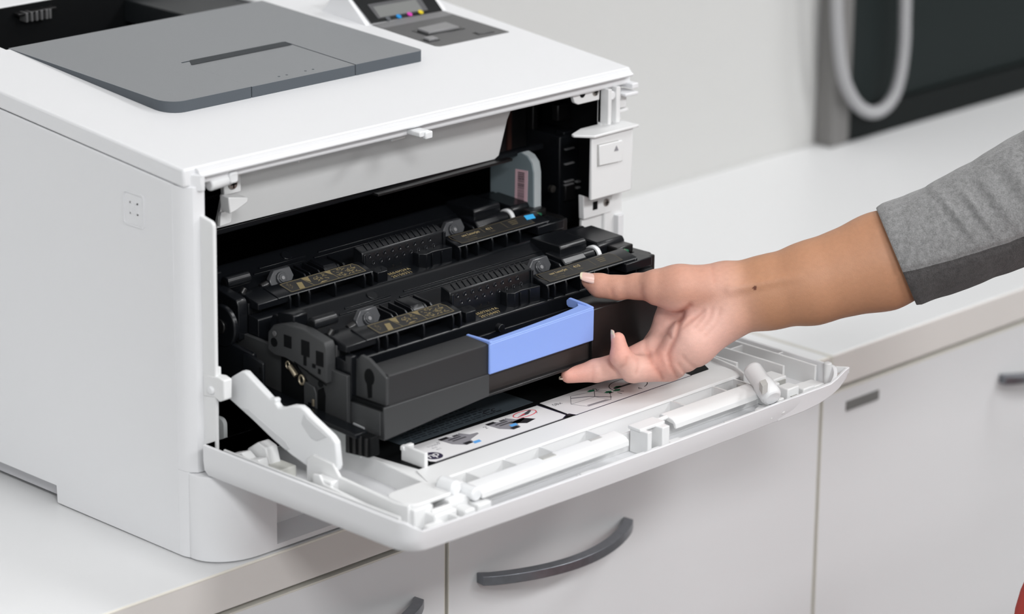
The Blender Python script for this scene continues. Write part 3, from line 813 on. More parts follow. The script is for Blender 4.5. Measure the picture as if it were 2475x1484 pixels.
def ringflat(name, cx, cy_, rx, ry, wd_, m, parent, a0=0, a1=360, n=28):
    b = MB(); outer = []; inner = []
    for k in range(n + 1):
        a = math.radians(a0 + (a1 - a0)*k/n)
        outer.append((cx + rx*math.cos(a), cy_ + ry*math.sin(a))); inner.append((cx + (rx - wd_)*math.cos(a), cy_ + (ry - wd_)*math.sin(a)))
    vs = []; fs = []
    for z in (LZ, LZ + .07):
        for o_, i_ in zip(outer, inner): vs += [(*o_, z), (*i_, z)]
    m_ = 2*(n + 1)
    for k in range(n):
        a = 2*k
        fs += [(m_ + a, m_ + a + 2, m_ + a + 3, m_ + a + 1), (a, a + 1, a + 3, a + 2), (a, a + 2, m_ + a + 2, m_ + a), (a + 1, m_ + a + 1, m_ + a + 3, a + 3)]
    b.add(vs, fs); return b.build(name, m, parent)


flat('label_rule', [(92, -142.2), (208, -142.9), (208, -143.6), (92, -143.0)], GREYINK, lab1)
flat('label_rule', [(208, -143.6), (208, -142.9), (214.6, -139.8), (215.6, -140.2)], INK, lab1)
flat('label_rule', [(214.3, -139.8), (214.0, -113), (214.9, -113), (215.4, -140)], INK, lab1)
flat('label_corner', [(214, -142.6), (217, -142.6), (217, -139.6), (214.6, -139.6)], INKBLK, lab1)
# round emblem with two slanted letters
ringflat('emblem', 98.7, -133.6, 6.4, 6.4, 6.39, INK, lab1)
t_ = text('hp', 'emblem_letters', PAPER, lab1, (93.6, -136.0, LZ + .16), EX, EY, 10.2, .03, .86, .28)
t_.data.materials[0] = PAPER
for k, (ln_, yy_) in enumerate((('TONER', -120.0), ('410', -123.4), ('411', -126.8))):
    text(ln_, 'small_print', GREYINK, lab1, (106.5 + k*.6, yy_ - 1.5, LZ), EX, EY, 3.0, .03)


def toner_picture(x, y, blx, tag_):
    flat('picture', [(x, y), (x - 1, y + 11), (x + 6, y + 11.5), (x + 9, y + 8.5), (x + 14, y + 8.5), (x + 17, y + 11.5), (x + 21, y + 5), (x + 27, y + 4), (x + 26.4, y + 2), (x + 15, y - 2), (x + 13, y - 7), (x + 6, y - 7.6)], GREYINK, lab1)
    for a, b, c, d, m in ((-1, 9, 6.5, 12, INKBLK), (3, 5.5, 14, 7.2, DGREYINK), (4, 2.6, 16, 4.2, DGREYINK), (6, -7.2, 12.5, -3.6, INKBLK), (10, 8.3, 15, 10.6, DGREYINK)):
        MB().extr([(x + a, y + b, LZ + .06), (x + c, y + b, LZ + .06), (x + c, y + d, LZ + .06), (x + a, y + d, LZ + .06)], (0, 0, .05)).build('picture_shade', m, lab1)
    bx, by = blx
    MB().extr([(bx, by, LZ + .12), (bx + 6, by, LZ + .12), (bx + 7, by + 3.4, LZ + .12), (bx + 1, by + 3.4, LZ + .12)], (0, 0, .05)).build('picture_handle', BLUEINK, lab1)
    text(tag_, 'step_number', DGREYINK, lab1, (x - 6, y + 6, LZ), EX, EY, 5, .03)


toner_picture(122, -127, (133.5, -136.5), "1'")
toner_picture(164, -128, (172.5, -131.2), "2'")
flat('picture_shade', [(176, -125), (190, -124), (195, -131), (185, -133)], INKBLK, lab1)
ringflat('no_touch_circle', 196.5, -119.6, 10.2, 5.0, .8, RED, lab1)
MB().extr([(187.5, -121.5, LZ + .1), (199, -118.2, LZ + .1), (204, -116.4, LZ + .1), (204, -118.4, LZ + .1), (198, -121.6, LZ + .1)], (0, 0, .05)).build('hand_picture', DGREYINK, lab1)
MB().extr([(189.0, -121.0, LZ + .16), (196, -119, LZ + .16), (196, -120.8, LZ + .16)], (0, 0, .05)).build('hand_picture_red', RED, lab1)
flat('hand_lines', [(203, -124), (205, -122), (205.6, -122.2), (203.6, -124.4)], GREYINK, lab1)

# second label: line drawing of the printer
flat('label_rule', [(219.6, -144.2), (333, -144.6), (333, -145.4), (220.4, -145)], INK, lab2)
flat('label_rule', [(217, -139.5), (219, -144.6), (220, -145), (218, -139.3)], INK, lab2)


def line(name, pts, wd_, m, parent, z=LZ):
    b = MB()
    for (x0, y0), (x1, y1) in zip(pts, pts[1:]):
        d = np.array([x1 - x0, y1 - y0]); nn = np.array([-d[1], d[0]])/np.linalg.norm(d)*wd_/2
        b.extr([(x0 + nn[0], y0 + nn[1], z), (x1 + nn[0], y1 + nn[1], z), (x1 - nn[0], y1 - nn[1], z), (x0 - nn[0], y0 - nn[1], z)], (0, 0, .06))
    return b.build(name, m, parent, kind='stuff')


line('printer_drawing', [(232, -128), (243, -117), (262, -121), (266, -132), (258, -140), (237, -139), (232, -128), (254, -129), (258, -140)], .45, GREYINK, lab2)
line('printer_drawing', [(254, -129), (262, -121), (268, -126), (266, -132)], .45, DGREYINK, lab2)
line('printer_drawing', [(240, -120), (252, -126), (262, -137)], 1.6, GREYINK, lab2)
flat('drawing_shade', [(238, -138.6), (257, -139.4), (255, -137.6), (238, -136.6)], GREYINK, lab2)
text('2', 'step_number', INKBLK, lab2, (263.5, -121.5, LZ), EX, EY, 6.5, .03)
text('1', 'step_number', INKBLK, lab2, (270, -137.5, LZ), EX, EY, 6, .03)
text('4', 'step_number', INKBLK, lab2, (287, -140, LZ), EX, EY, 5.5, .03)
text('3', 'step_number', INKBLK, lab2, (317, -139.5, LZ), EX, EY, 5.5, .03)
text('08x', 'small_print', DGREYINK, lab2, (221.5, -123, LZ), EX, EY, 5.2, .03)
ringflat('detail_circle', 288, -128, 15.5, 11, .6, INKBLK, lab2, -70, 220)
flat('drawing_shade', [(275, -126), (301, -126.4), (301, -128.6), (275, -128)], DGREYINK, lab2)
for gx, gy in ((257.5, -118.5), (276, -125.5), (307, -130), (264, -128), (271, -129.5)):
    flat('green_arrow', [(gx, gy), (gx + 4, gy + 1.2), (gx + 7, gy - .4), (gx + 5, gy - 2.2), (gx + 1.4, gy - 1.6)], GREEN, lab2)
flat('warning_mark', [(266, -131.5), (270, -131.5), (268, -128.4)], INKBLK, lab2)
# fine print on the rating label
rs = random.Random(11)
for row, (yy_, hh, mm_) in enumerate(((-104.6, 1.6, SILVINK), (-101.6, 1.4, SILVINK), (-98.4, 1.8, SILVINK), (-94.8, 1.2, SILVINK), (-91.2, 1.4, SILVINK), (-86, 1.4, SILVINK))):
    bb = MB(); xx = 104 + row*1.2
    while xx < 190 - row*3:
        l_ = rs.uniform(2, 7)
        bb.extr([(xx, yy_, LZ), (xx + l_, yy_, LZ), (xx + l_, yy_ + hh, LZ), (xx, yy_ + hh, LZ)], (0, 0, .05)); xx += l_ + rs.uniform(.8, 1.8)
    bb.build('fine_print', mm_, lab3, kind='stuff')
ringflat('conformity_mark', 180.5, -101.5, 3.4, 3.4, .9, INKBLK, lab3, 60, 300, 16)
ringflat('conformity_mark', 188, -101.5, 3.4, 3.4, .9, INKBLK, lab3, 60, 300, 16)
flat('conformity_mark', [(185, -101.9), (187.4, -101.9), (187.4, -101.1), (185, -101.1)], INKBLK, lab3)

# ------------------------------------------------------------------ toner drawer (part of the printer, pulled out)
dr = MB()
dr.box(60, 352, -100, 240, 95, 98)
TD = dr.build('toner_drawer', BLACKM, PR, .4)


def tpart(name, b, m=CHAR, bev=.6, **k): return b.build(name, m, TD, bev, **k)


# front beam: lower strip with sloping underside
strip = [(63.4, 118.8), (63.8, 96.8), (110, 100.5), (157.3, 103.6), (157.3, 118.8)]
tpart('front_beam', MB().prism(strip, 'y', -125.6, -70), GREYCAP)
tpart('front_box', MB().prism([(-124.6, 118.4), (-124.6, 138.4), (-123.2, 139.4), (-104.5, 140.2), (-103.4, 139), (-103.4, 118.4)], 'x', 68.6, 157), CHAR_LIT, .5)
tpart('front_box', MB().prism([(-124.6, 104.4), (-124.6, 139.6), (-123.2, 140.6), (-104.5, 141.2), (-103.4, 140), (-103.4, 104.4)], 'x', 255.2, 345.5), CHAR, .5)
tpart('grip_back', MB().box(157, 255.2, -121.6, -119.6, 103.4, 122), mat('brown_black_plastic', (.026, .021, .020), .5), .2)
tpart('grip_lip', MB().box(157, 255.2, -125.4, -119, 103.2, 105.2), CHAR, .5)
tpart('grip_floor', MB().box(157, 255.2, -119.6, -96, 121, 123), BLACKM, .2)
tpart('grip_wall', MB().box(157, 255.2, -103.6, -101.8, 104, 136), BLACK, .4)
q = at(1203, 791, 'y', -104)
tpart('screw_boss', MB().cyl(q, q + np.array([0, -4, 0]), 3.0, 16), BLACK, .4)
MB().cyl(q + np.array([0, -4, 0]), q + np.array([0, -4.2, 0]), 1.7, 14).build('boss_hole', BLACKM, TD)
# blue handle
hb = MB()
hb.hexa([(156.2, -123.4, 119), (254.6, -123.4, 119.4), (254.6, -120.8, 119.4), (156.2, -120.8, 119)], [(156.2, -123.4, 119), (254.6, -123.4, 119.4), (254.6, -120.8, 119.4), (156.2, -120.8, 119)])
hb = MB()
fp = [(156.4, 118.6), (254.6, 118.9), (254.6, 141.2), (253, 141.8), (158, 139.9), (156.4, 139.2)]
hb.prism(fp, 'y', -126.6, -124.4)
HND = tpart('handle', hb, BLUE, .9)
n = 24; t0 = []; 
for k in range(n + 1):
    t = k/n; x = 158 + (253 - 158)*t
    t0.append((x, -126.2 + 4.6 + 4.6*t - 1.2*math.sin(math.pi*t) + 5*max(0, (t - .93)/.07)**2))
lp = [(157.0, -126.4), (254.4, -126.4)] + [(x, y) for x, y in reversed(t0)]
zl = lambda x: 139.4 + (x - 157)*1.9/97
MB().extr([(x, y, zl(x) - .3) for x, y in lp], (0, 0, 1.5)).build('handle_ledge', BLUE, HND, .5)
MB().prism([(-126, 138.6), (-104.6, 138.2), (-104.0, 140.6), (-126, 141.2)], 'x', 156.8, 159.2).build('handle_arm', BLUE, HND, .5)
MB().prism([(-126, 138.6), (-104.6, 137.6), (-102.8, 139), (-102.6, 142), (-105, 144.2), (-120, 143.4), (-126, 142.6)], 'x', 252.4, 254.8).build('handle_arm', BLUE, HND, .6)
# end of the front box with the key hole
tpart('end_wall', MB().prism([(-124.4, 118), (-124.4, 137.6), (-108, 146.2), (-101, 147.2), (-97, 143), (-96, 118)], 'x', 66.4, 69.4), GREYCAP, .5)
kh = []
for k in range(15):
    a = math.radians(-60 + 300*k/14); kh.append((-109.2 + 4.4*math.cos(a), 134.6 + 5.6*math.sin(a)))
kh += [(-111.5, 121.5), (-108.2, 120.5)]
tpart('key_hole', MB().prism(kh, 'x', 66.0, 66.6), BLACKM, 0)
tpart('guide_post', MB().box(62, 67, -97, -91.5, 117, 146), BLACK, .6)
tpart('guide_foot', MB().box(62.5, 69, -124.8, -92, 116.5, 119.4), BLACKM, .4)
# side plates
tpart('side_plate', MB().prism([(-97, 97), (-97, 134), (-30, 137), (60, 141), (240, 158), (240, 100)], 'x', 58.5, 61.5), GREYCAP, .5)
tpart('side_plate', MB().prism([(-100, 97), (-100, 134), (-30, 137), (240, 158), (240, 100)], 'x', 352, 355), CHAR, .5)
MB().prism([(-75, 99), (-75, 115), (-122.5, 115.6), (-122.5, 99.4)], 'x', 62.9, 63.7).build('beam_inset', mat('beam_grey', (.058, .060, .062), .5), TD, .3)
tb = [at(x, y, 'x', 62.4) for x, y in ((853, 1021), (880, 1034), (880, 1045), (851, 1034))]
MB().extr(tb, (1.2, 0, 0)).build('slide_tab', mat('tab_grey', (.45, .46, .47), .4), TD, .3)
# slide rail with ribbed end block
tpart('slide_rail', MB().prism([(-118, 100.4), (-118, 103.6), (-60, 106.6), (60, 116), (60, 110)], 'x', 46, 57), BLACK, .6)
tpart('rail_end', MB().prism([(-103.6, 86.5), (-103.6, 102), (-126.6, 102.4), (-127.4, 90), (-124.6, 88.6)], 'x', 50.6, 58), BLACKM, .6)
for k in range(4):
    y = -105.6 - 5.6*k
    MB().box(49.6, 51.4, y - 2.4, y, 87.4 + k*.5, 101.6).build('rail_rib', CHAR, TD, .4)
# rear guide plates seen in the shade of the opening
tpart('guide_plate', MB().prism([(-30, 96), (-24, 134), (40, 140), (120, 146), (120, 100)], 'x', 44, 47.5), BLACK, .8)
tpart('guide_bracket', MB().prism([(-36, 104), (-36, 131), (-24, 133.5), (-16, 133), (-16, 104)], 'x', 42, 44.2), BLACK, .6)
kh = [(-24.6 + 2.4*math.cos(math.radians(a)), 122 + 4*math.sin(math.radians(a))) for a in range(0, 360, 30)]
MB().prism(kh, 'x', 41.8, 42.2).build('bracket_hole', BLACKM, TD)
for zz in (110, 117, 124):
    MB().box(41.6, 42.2, -34.5, -32.5, zz, zz + 4).build('bracket_slot', BLACKM, TD)
# lever recess with brass contacts on the left side
lv = [(-36, 104), (-36, 134), (-44, 137), (-52, 128), (-66, 117), (-66, 106)]
tpart('gear_wheel', MB().cyl((43, 6, 146), (47, 6, 146), 14, 32), BLACK, 1.0)
tpart('gear_hub', MB().cyl((41.6, 6, 146), (43.4, 6, 146), 5, 20), CHAR, .6)
MB().box(64, 66, -103, -60, 79, 93).build('deck_side_wall', mat('grey_white_side', (.66, .68, .67), .45), DOOR, .5)
tpart('lever_recess', MB().prism(lv, 'x', 57.4, 58.8), BLACKM, .3)
p0, p1 = at(700, 884, 'x', 56.5), at(716, 908, 'x', 56.5)
tpart('brass_bar', MB().tube([p0, p1], 1.9, 10), BRASS, .2)
q = at(729, 918, 'x', 56.8)
tpart('brass_ring', MB().tube([q + np.array([0, 2.3*math.cos(a), 3.0*math.sin(a)]) for a in [k*math.pi/8 for k in range(16)]], .8, 8, closed=True), BRASS, 0)
q = at(696, 882, 'x', 56.8)
tpart('brass_ring', MB().tube([q + np.array([0, 1.8*math.cos(a), 2.4*math.sin(a)]) for a in [k*math.pi/8 for k in range(16)]], .6, 8, closed=True), BRASS, 0)
cl = [(-58.5, 100), (-58.5, 120.5), (-60, 121.4), (-68, 120), (-70, 116), (-70, 100)]
tpart('catch_plate', MB().prism(cl, 'x', 56.4, 58.6), GREYCAP, .5)
MB().prism([(-63, 101), (-63, 108.5), (-66, 108.5), (-66, 101)], 'x', 56.0, 56.6).build('catch_slot', BLACKM, TD)
q = at(757, 974, 'x', 55.8); tpart('brass_tongue', MB().box(55.4, 56.2, q[1] - .9, q[1] + .9, q[2] - 2.2, q[2] + 2.4), BRASS, .2)
MB().prism([(-70.5, 103), (-70.5, 118), (-75, 121), (-77, 116), (-76.5, 103)], 'x', 57.6, 58.8).build('catch_gap', BLACKM, TD)

# ------------------------------------------------------------------ toner cartridges
def cartridge(dy, dz, label, code, model_lines, chip=None):
    T = thing('toner_cartridge', label, 'toner cartridge', (206, -55 + dy, 120 + dz), 'black toner cartridges standing in the pulled-out drawer')
    def sh(p): return [(a + dy, b + dz) for a, b in p]
    def pr(name, poly, x0, x1, m=BLACK, bev=.5, par=T, **k): return MB().prism(sh(poly), 'x', x0, x1).build(name, m, par, bev, **k)
    def bx(name, x0, x1, y0, y1, z0, z1, m=BLACK, bev=.5, par=T, **k): return MB().box(x0, x1, y0 + dy, y1 + dy, z0 + dz, z1 + dz).build(name, m, par, bev, **k)
    pr('body', [(-93, 108), (-93, 140.6), (-92, 141.6), (-80, 143.2), (-64, 143.4), (-61, 145.2), (-45, 148.6), (-42.5, 150), (-29, 156.2), (-26, 157.0), (-23, 156.4), (-20.5, 151), (-20.5, 108)], 62, 350, bev=.6)
    for x0, x1, y in ((104, 149, -41.0), (112, 153, -37.4), (158, 292, -41.0), (165, 300, -37.4)):
        zz = 150 + (y + 42.5)*.46
        pr('ridge_rib', [(y - .7, zz - .4), (y - .7, zz + .5), (y + .7, zz + 1.1), (y + .7, zz)], x0, x1, bev=.2)
    MB().cyl((140, -33 + dy, 154 + dz), (140, -33.6 + dy, 155.1 + dz), 4.2, 20, 3.9).build('filler_cap', BLACK, T, .3)
    # finger grip wall in the middle
    gw = [(-80, 142), (-80, 159), (-79, 161.2), (-77, 162), (-72, 163.6), (-70.6, 163), (-70.4, 143)]
    G = pr('grip_wall', gw, 166.5, 243, bev=.7)
    for k in range(14):
        x = 172 + k*5.0
        MB().extr([(x, -78.4 + dy, 161.6 + dz), (x + 1.0, -78.4 + dy, 161.6 + dz), (x + 3.2, -71.4 + dy, 164.0 + dz), (x + 2.2, -71.4 + dy, 164.0 + dz)], (0, -.1, .55)).build('grip_rib', BLACK, G, .15)
    dot = None
    for r_, (zz, n_, xo) in enumerate(((157.6, 9, 172.5), (152.6, 9, 176.2))):
        for k in range(n_):
            p = np.array([xo + k*7.0, -80.05 + dy, zz + dz])
            if dot is None:
                b = MB(); b.tube([p + np.array([1.15*math.cos(a), 0, 1.25*math.sin(a)]) for a in [i*math.pi/5 for i in range(10)]], .42, 6, closed=True)
                dot = b.build('dimple', DIMP, G); base = p
            else:
                d = dot.copy(); COL.objects.link(d); d.location = Vector((p - base)*.001) + dot.location
            hole = p
    hb_ = MB()
    for r_, (zz, n_, xo) in enumerate(((157.6, 9, 172.5), (152.6, 9, 176.2))):
        for k in range(n_):
            hb_.cyl((xo + k*7.0, -80.1 + dy, zz + dz), (xo + k*7.0, -79.9 + dy, zz + dz), 1.0, 8)
    hb_.build('dimple_floor', BLACKM, G, kind='stuff')
    for xx in (194.5, 201.5):
        MB().cyl((xx, -80.4 + dy, 146.6 + dz), (xx, -79.8 + dy, 146.6 + dz), .8, 8).build('pip', CHAR, G)
    MB().box(166.5, 168.4, -81.4 + dy, -80 + dy, 142 + dz, 160 + dz).build('grip_end_rib', BLACK, G, .4)
    MB().box(241, 243, -81.4 + dy, -80 + dy, 142 + dz, 160.6 + dz).build('grip_end_rib', BLACK, G, .4)
    MB().prism([(170.5, -80 + dy), (170.5, -90.5 + dy), (179, -91 + dy), (183, -86 + dy), (184, -80 + dy)], 'z', 141.6 + dz, 149 + dz).build('stop_block', BLACK, T, .5)
    MB().prism([(213, -80 + dy), (213, -85.6 + dy), (217, -89.6 + dy), (225, -88 + dy), (240.8, -90 + dy), (240.8, -80 + dy)], 'z', 141.6 + dz, 152 + dz).build('stop_block', BLACK, T, .5)
    for xx in (222, 231):
        MB().box(xx, xx + .7, -89.8 + dy, -88.6 + dy, 141.6 + dz, 151 + dz).build('stop_rib', BLACK, T, .2)
    # label shelves: top plate, curved front fins
    def shelf(x0, x1, fins, name):
        top = [(-92.2, 150.6), (-92.6, 151.4), (-91.8, 152.2), (-78.4, 155.6), (-77, 155.2), (-77, 153.2)]
        S = pr(name, top, x0, x1, bev=.35)
        MB().box(x0 + 1, x1 - 1, -79.4 + dy, -77.4 + dy, 141.5 + dz, 154.4 + dz).build('shelf_back', BLACK, S)
        for fx in fins:
            MB().prism(sh([(-93.4, 141.8), (-93.6, 149.4), (-92.6, 151.6), (-90, 152.4), (-79, 154.8), (-79, 141.8)]), 'x', fx, fx + 1.5).build('shelf_fin', BLACK, S, .4)
        return S
    SL = shelf(80, 164.5, (89, 96.5, 106, 129, 155.5, 162.5), 'label_shelf')
    SR = shelf(244, 334, (244.6, 251, 262, 276, 290, 303, 331), 'label_shelf')
    bx('shelf_step', 320, 346, -95, -80, 144.5, 150.8, bev=.6)
    # printed plates; u along x, v up the slope
    O_ = np.array([0, -91.6 + dy, 152.35 + dz]); VV = np.array([0, 13.2, 3.35]); VV = VV/np.linalg.norm(VV); NN = np.array([0, -VV[2], VV[1]])

    def P(u, v, h=.1): return O_ + np.array([u, 0, 0]) + VV*v + NN*h

    def plate(name, pts, m, par, h=.05, t=.12, kind=None, label=None):
        return MB().extr([P(u, v, h) for u, v in pts], NN*t).build(name, m, par, kind=kind, label=label)

    def outline(name, pts, m, par, wd_=.35):
        b = MB(); n_ = len(pts)
        for k in range(n_):
            a = np.array(pts[k]); c = np.array(pts[(k + 1) % n_]); d = c - a; nn = np.array([-d[1], d[0]])/np.linalg.norm(d)*wd_/2
            b.extr([P(*(a + nn), .18), P(*(c + nn), .18), P(*(c - nn), .18), P(*(a - nn), .18)], NN*.05)
        return b.build(name, m, par, kind='stuff')
    # right: type plate with lettering
    rl = [(248.8, .9), (248.8, 12.4), (317, 12.4), (321.5, 9), (321.5, .9), (253, .5)]
    RL = plate('type_label', rl, LABELBK, T, label='black type label with fine gold lettering')
    outline('label_outline', [(250.4, 1.2), (246.8, 8.5), (247.2, 12.4), (318, 12.4), (320.6, 9), (320.6, 1.2)], GOLDD, RL)
    E1 = np.array([1.0, 0, 0])
    text(model_lines[0], 'lettering', GOLDT, RL, P(256.5, 8.0, .2), E1, VV, 3.5, .03)
    text(model_lines[1], 'lettering', GOLDD, RL, P(257.5, 5.2, .2), E1, VV, 2.2, .03)
    text(model_lines[2], 'lettering', GOLDD, RL, P(257.5, 2.6, .2), E1, VV, 2.2, .03)
    plate('label_rule', [(276.4, 6), (276.4, 12.2), (276.9, 12.2), (276.9, 6)], GOLDD, RL, .18, .05)
    text(model_lines[3], 'lettering', GOLDT, RL, P(280, 7.6, .2), E1, VV, 4.2, .03)
    text(model_lines[4], 'lettering', GOLDD, RL, P(281, 4.6, .2), E1, VV, 2.2, .03)
    plate('label_rule', [(297.0, 4), (297.0, 12.2), (297.4, 12.2), (297.4, 4)], GOLDD, RL, .18, .05)
    for k in range(3):
        plate('small_print', [(303, 9.6 - k*2), (311 - k, 9.6 - k*2), (311 - k, 10.6 - k*2), (303, 10.6 - k*2)], GOLDD, RL, .18, .05)
    # left: warning pictograms in gold
    ll = [(92, .9), (92, 12.2), (96, 13.0), (157, 13.0), (160, 9), (160, .9)]
    LL = plate('pictogram_label', ll, LABELBK, T, label='black label with gold warning pictograms')
    outline('label_outline', [(93.5, 1.2), (92.5, 12.2), (157.2, 12.6), (159.4, 9), (159.4, 1.2)], GOLD, LL, .35)
    plate('label_rule', [(113.6, 1.2), (110.6, 12.4), (111.0, 12.4), (114.0, 1.2)], GOLD, LL, .18, .05)
    plate('label_rule', [(135.6, 1.2), (134.6, 12.4), (135.0, 12.4), (136.0, 1.2)], GOLD, LL, .18, .05)
    plate('tube_picture', [(101, 1.6), (105.5, 1.6), (108.5, 8.6), (104.2, 9.2)], GOLD, LL, .18, .05)
    plate('warning_triangle', [(110.6, 12.2), (117, 12.4), (114.4, 5.6)], GOLD, LL, .18, .05)
    plate('warning_triangle', [(131, 12.4), (136.6, 12.4), (134.6, 7.0)], GOLD, LL, .18, .05)
    rr = random.Random(4)
    def squiggle(u0, u1, v0, v1, n_, m):
        b = MB()
        for k in range(n_):
            u, v = rr.uniform(u0, u1), rr.uniform(v0, v1); a = rr.uniform(0, 3.14); l_ = rr.uniform(1.2, 3.4)
            d = np.array([math.cos(a), math.sin(a)*.8])*l_/2; nn = np.array([-d[1], d[0]])/np.linalg.norm(d)*.24
            c = np.array([u, v])
            b.extr([P(*(c - d + nn), .18), P(*(c + d + nn), .18), P(*(c + d - nn), .18), P(*(c - d - nn), .18)], NN*.05)
        b.build('pictogram_lines', m, LL, kind='stuff')
    squiggle(119, 130, 4.5, 11.4, 20, GOLD); squiggle(138, 156, 2.6, 11.4, 40, GOLD); squiggle(95, 100, 5, 11, 8, GOLDD)
    plate('arrow_picture', [(119, 2.0), (122, 3.4), (127, 3.0), (124, 2.2)], GOLD, LL, .18, .05)
    # lot code printed on the ledge
    Lz = 143.0
    for k, cde in enumerate(code):
        text(cde, 'lot_code', GOLDT, T, (186.0 - k*.6, -85.2 - k*4.6 + dy, Lz - .35 - k*.55 + dz), (1, 0, 0), (0, 1, .13), 4.0, .04, 1.18)
    # bosses and blocks in the trough behind the shelves
    for bxx in (105, 265):
        pl = [(bxx - 2, 147.5), (bxx + 15, 147.5), (bxx + 19.5, 152), (bxx + 18, 158), (bxx + 4, 158), (bxx - 2, 153)]
        B = MB().extr([(x, -60.5 + dy + (z - 147)*.45, z + dz - 2) for x, z in pl], (0, 3.5, 0)).build('boss_plate', BOSS, T, .6, label='smoky translucent boss')
        c = np.array([bxx + 8.0, -59.0 + dy, 150.6 + dz]); nn = np.array([0, -.91, .41])
        for rr_, hh in ((4.6, .5), (3.3, 1.1), (1.5, 1.6)):
            MB().cyl(c - nn*1, c + nn*hh, rr_, 20, rr_*.92).build('boss_ring', BOSS if rr_ > 2 else KEYCAP, B, .25)
    for x0, x1 in ((128, 129.5), (132.5, 133.6), (140.5, 142), (146, 147.5), (158, 160), (163, 165), (286, 287.6)):
        pr('trough_fin', [(-66, 142), (-66, 149), (-63.4, 151.4), (-48, 153), (-48, 142)], x0, x1, bev=.35)
    pr('trough_block', [(-66, 142), (-66, 149.2), (-62, 152.6), (-48, 153.6), (-48, 142)], 147, 158, bev=.8)
    pr('trough_block', [(-66, 142), (-66, 150.4), (-62, 154), (-46, 154.6), (-46, 142)], 290, 312, bev=1.0)
    MB().cyl((312, -58 + dy, 148.6 + dz), (324, -58 + dy, 148.6 + dz), 5.0, 18).build('roller', BLACK, T, .8)
    cr = [(324.8, -58 + dy + 7.0*math.cos(a), 147.6 + dz + 7.0*math.sin(a)) for a in [math.radians(20 + 150*k/12) for k in range(13)]]
    MB().loft([[tuple(np.array(p) + (0, 0, 0)), tuple(np.array(p) + (3.2, 0, 0)), (p[0] + 3.2, -58 + dy + (p[1] + 58 - dy)*.74, 147.6 + dz + (p[2] - 147.6 - dz)*.74), (p[0], -58 + dy + (p[1] + 58 - dy)*.74, 147.6 + dz + (p[2] - 147.6 - dz)*.74)] for p in cr]).build('roller_clip', NATURAL, T, .3, label='white plastic roller clip')
    pr('end_step', [(-56, 140), (-56, 158), (-54, 160), (-28, 160), (-26, 158), (-26, 140)], 296, 322, bev=.9)
    pr('end_step', [(-62, 140), (-62, 154), (-60, 156.6), (-30, 157.6), (-28, 140)], 328, 354, bev=.9)
    # left trough: pegs, gear knob
    MB().cyl((62, -60 + dy, 158.6 + dz), (82, -60 + dy, 158.6 + dz), 4.4, 18).build('peg', BLACK, T, .8)
    MB().cyl((61.6, -60 + dy, 158.6 + dz), (62.2, -60 + dy, 158.6 + dz), 2.4, 14).build('peg_hole', BLACKM, T)
    pr('peg_block', [(-46, 150), (-46, 161), (-44, 162), (-30, 160), (-30, 150)], 60, 72, bev=.8)
    MB().cyl((66, -72 + dy, 153 + dz), (69, -72 + dy, 156.5 + dz), 2.0, 12).build('pin', CHAR, T, .5)
    MB().cyl((86, -68 + dy, 152 + dz), (92, -68 + dy, 153.4 + dz), 2.6, 14).build('pin', CHAR, T, .6)
    pr('left_lid', [(-92, 147), (-92, 151.5), (-79, 154.6), (-66, 153), (-66, 147)], 63, 91, bev=.6)
    # end caps
    capm = GREYCAP if dy == 0 else BLACK  # rear cap blackened, its shade is put into the colour
    C = pr('end_cap', [(-83, 150), (-81, 153.6), (-62, 157.2), (-44, 157), (-33, 153.6), (-28, 148), (-27.4, 136), (-34, 133.4), (-44, 134.2), (-66, 130.4), (-83, 126.4)], 53.6, 62, capm, .8)
    MB().box(62, 74, -83.4 + dy, -80 + dy, 131 + dz, 150 + dz).build('cap_front', capm, C, .5)
    MB().box(64.4, 72.4, -84 + dy, -83.2 + dy, 133 + dz, 148.6 + dz).build('cap_recess', BLACKM, C, .3)
    for y0, y1, z0, z1 in ((-50.5, -43.6, 142.0, 150.0), (-67.4, -60, 140.4, 150.6), (-80.4, -73.8, 137.0, 146.6), (-64.5, -62, 134.0, 140.2), (-77.8, -75.6, 131.6, 135), (-73, -70.2, 134.4, 137.0)):
        MB().box(53.2, 54, y0 + dy, y1 + dy, z0 + dz, z1 + dz).build('cap_window', BLACKM, C)
    MB().cyl((53.2, -34 + dy, 142.4 + dz), (53.9, -34 + dy, 142.4 + dz), 3.0, 16).build('cap_hole', BLACKM, C)
    MB().cyl((52.6, -35 + dy, 148.6 + dz), (54, -35 + dy, 148.6 + dz), 2.0, 12, 1.4).build('cap_pin', KEYPAD, C, .3)
    for k, (a, b) in enumerate((((-53, 134.2), (-66, 130.8)), ((-66, 130.2), (-83, 126.2)))):
        MB().extr([(53.3, a[0] + dy, a[1] + dz), (53.3, b[0] + dy, b[1] + dz), (53.3, b[0] + dy, b[1] - 1 + dz), (53.3, a[0] + dy, a[1] - .8 + dz)], (.6, 0, 0)).build('cap_seam', BLACKM, C)
    MB().cyl((53.3, -77.5 + dy, 125 + dz), (53.9, -77.5 + dy, 125 + dz), 2.2, 14).build('cap_hole', BLACKM, C)
    C2 = pr('end_cap', [(-86, 118), (-86, 144), (-82, 148.4), (-60, 148), (-40, 150), (-28, 146), (-26, 118)], 350, 359, CHAR, .9)
    MB().box(340, 357, -88 + dy, -74 + dy, 135 + dz, 148.4 + dz).build('cap_block', CHAR, C2, .9)
    MB().box(336, 352, -72 + dy, -62 + dy, 148 + dz, 153.6 + dz).build('cap_block', CHAR, C2, .9)
    MB().box(344, 353, -60 + dy, -50 + dy, 148 + dz, 154.4 + dz).build('cap_block', CHAR, C2, .9)
    ch_ = MB().box(337, 343, -76 + dy, -70 + dy, 150.6 + dz, 152 + dz).build('contact_chip', mat('chip_green', (.02, .14, .07), .4), C2)
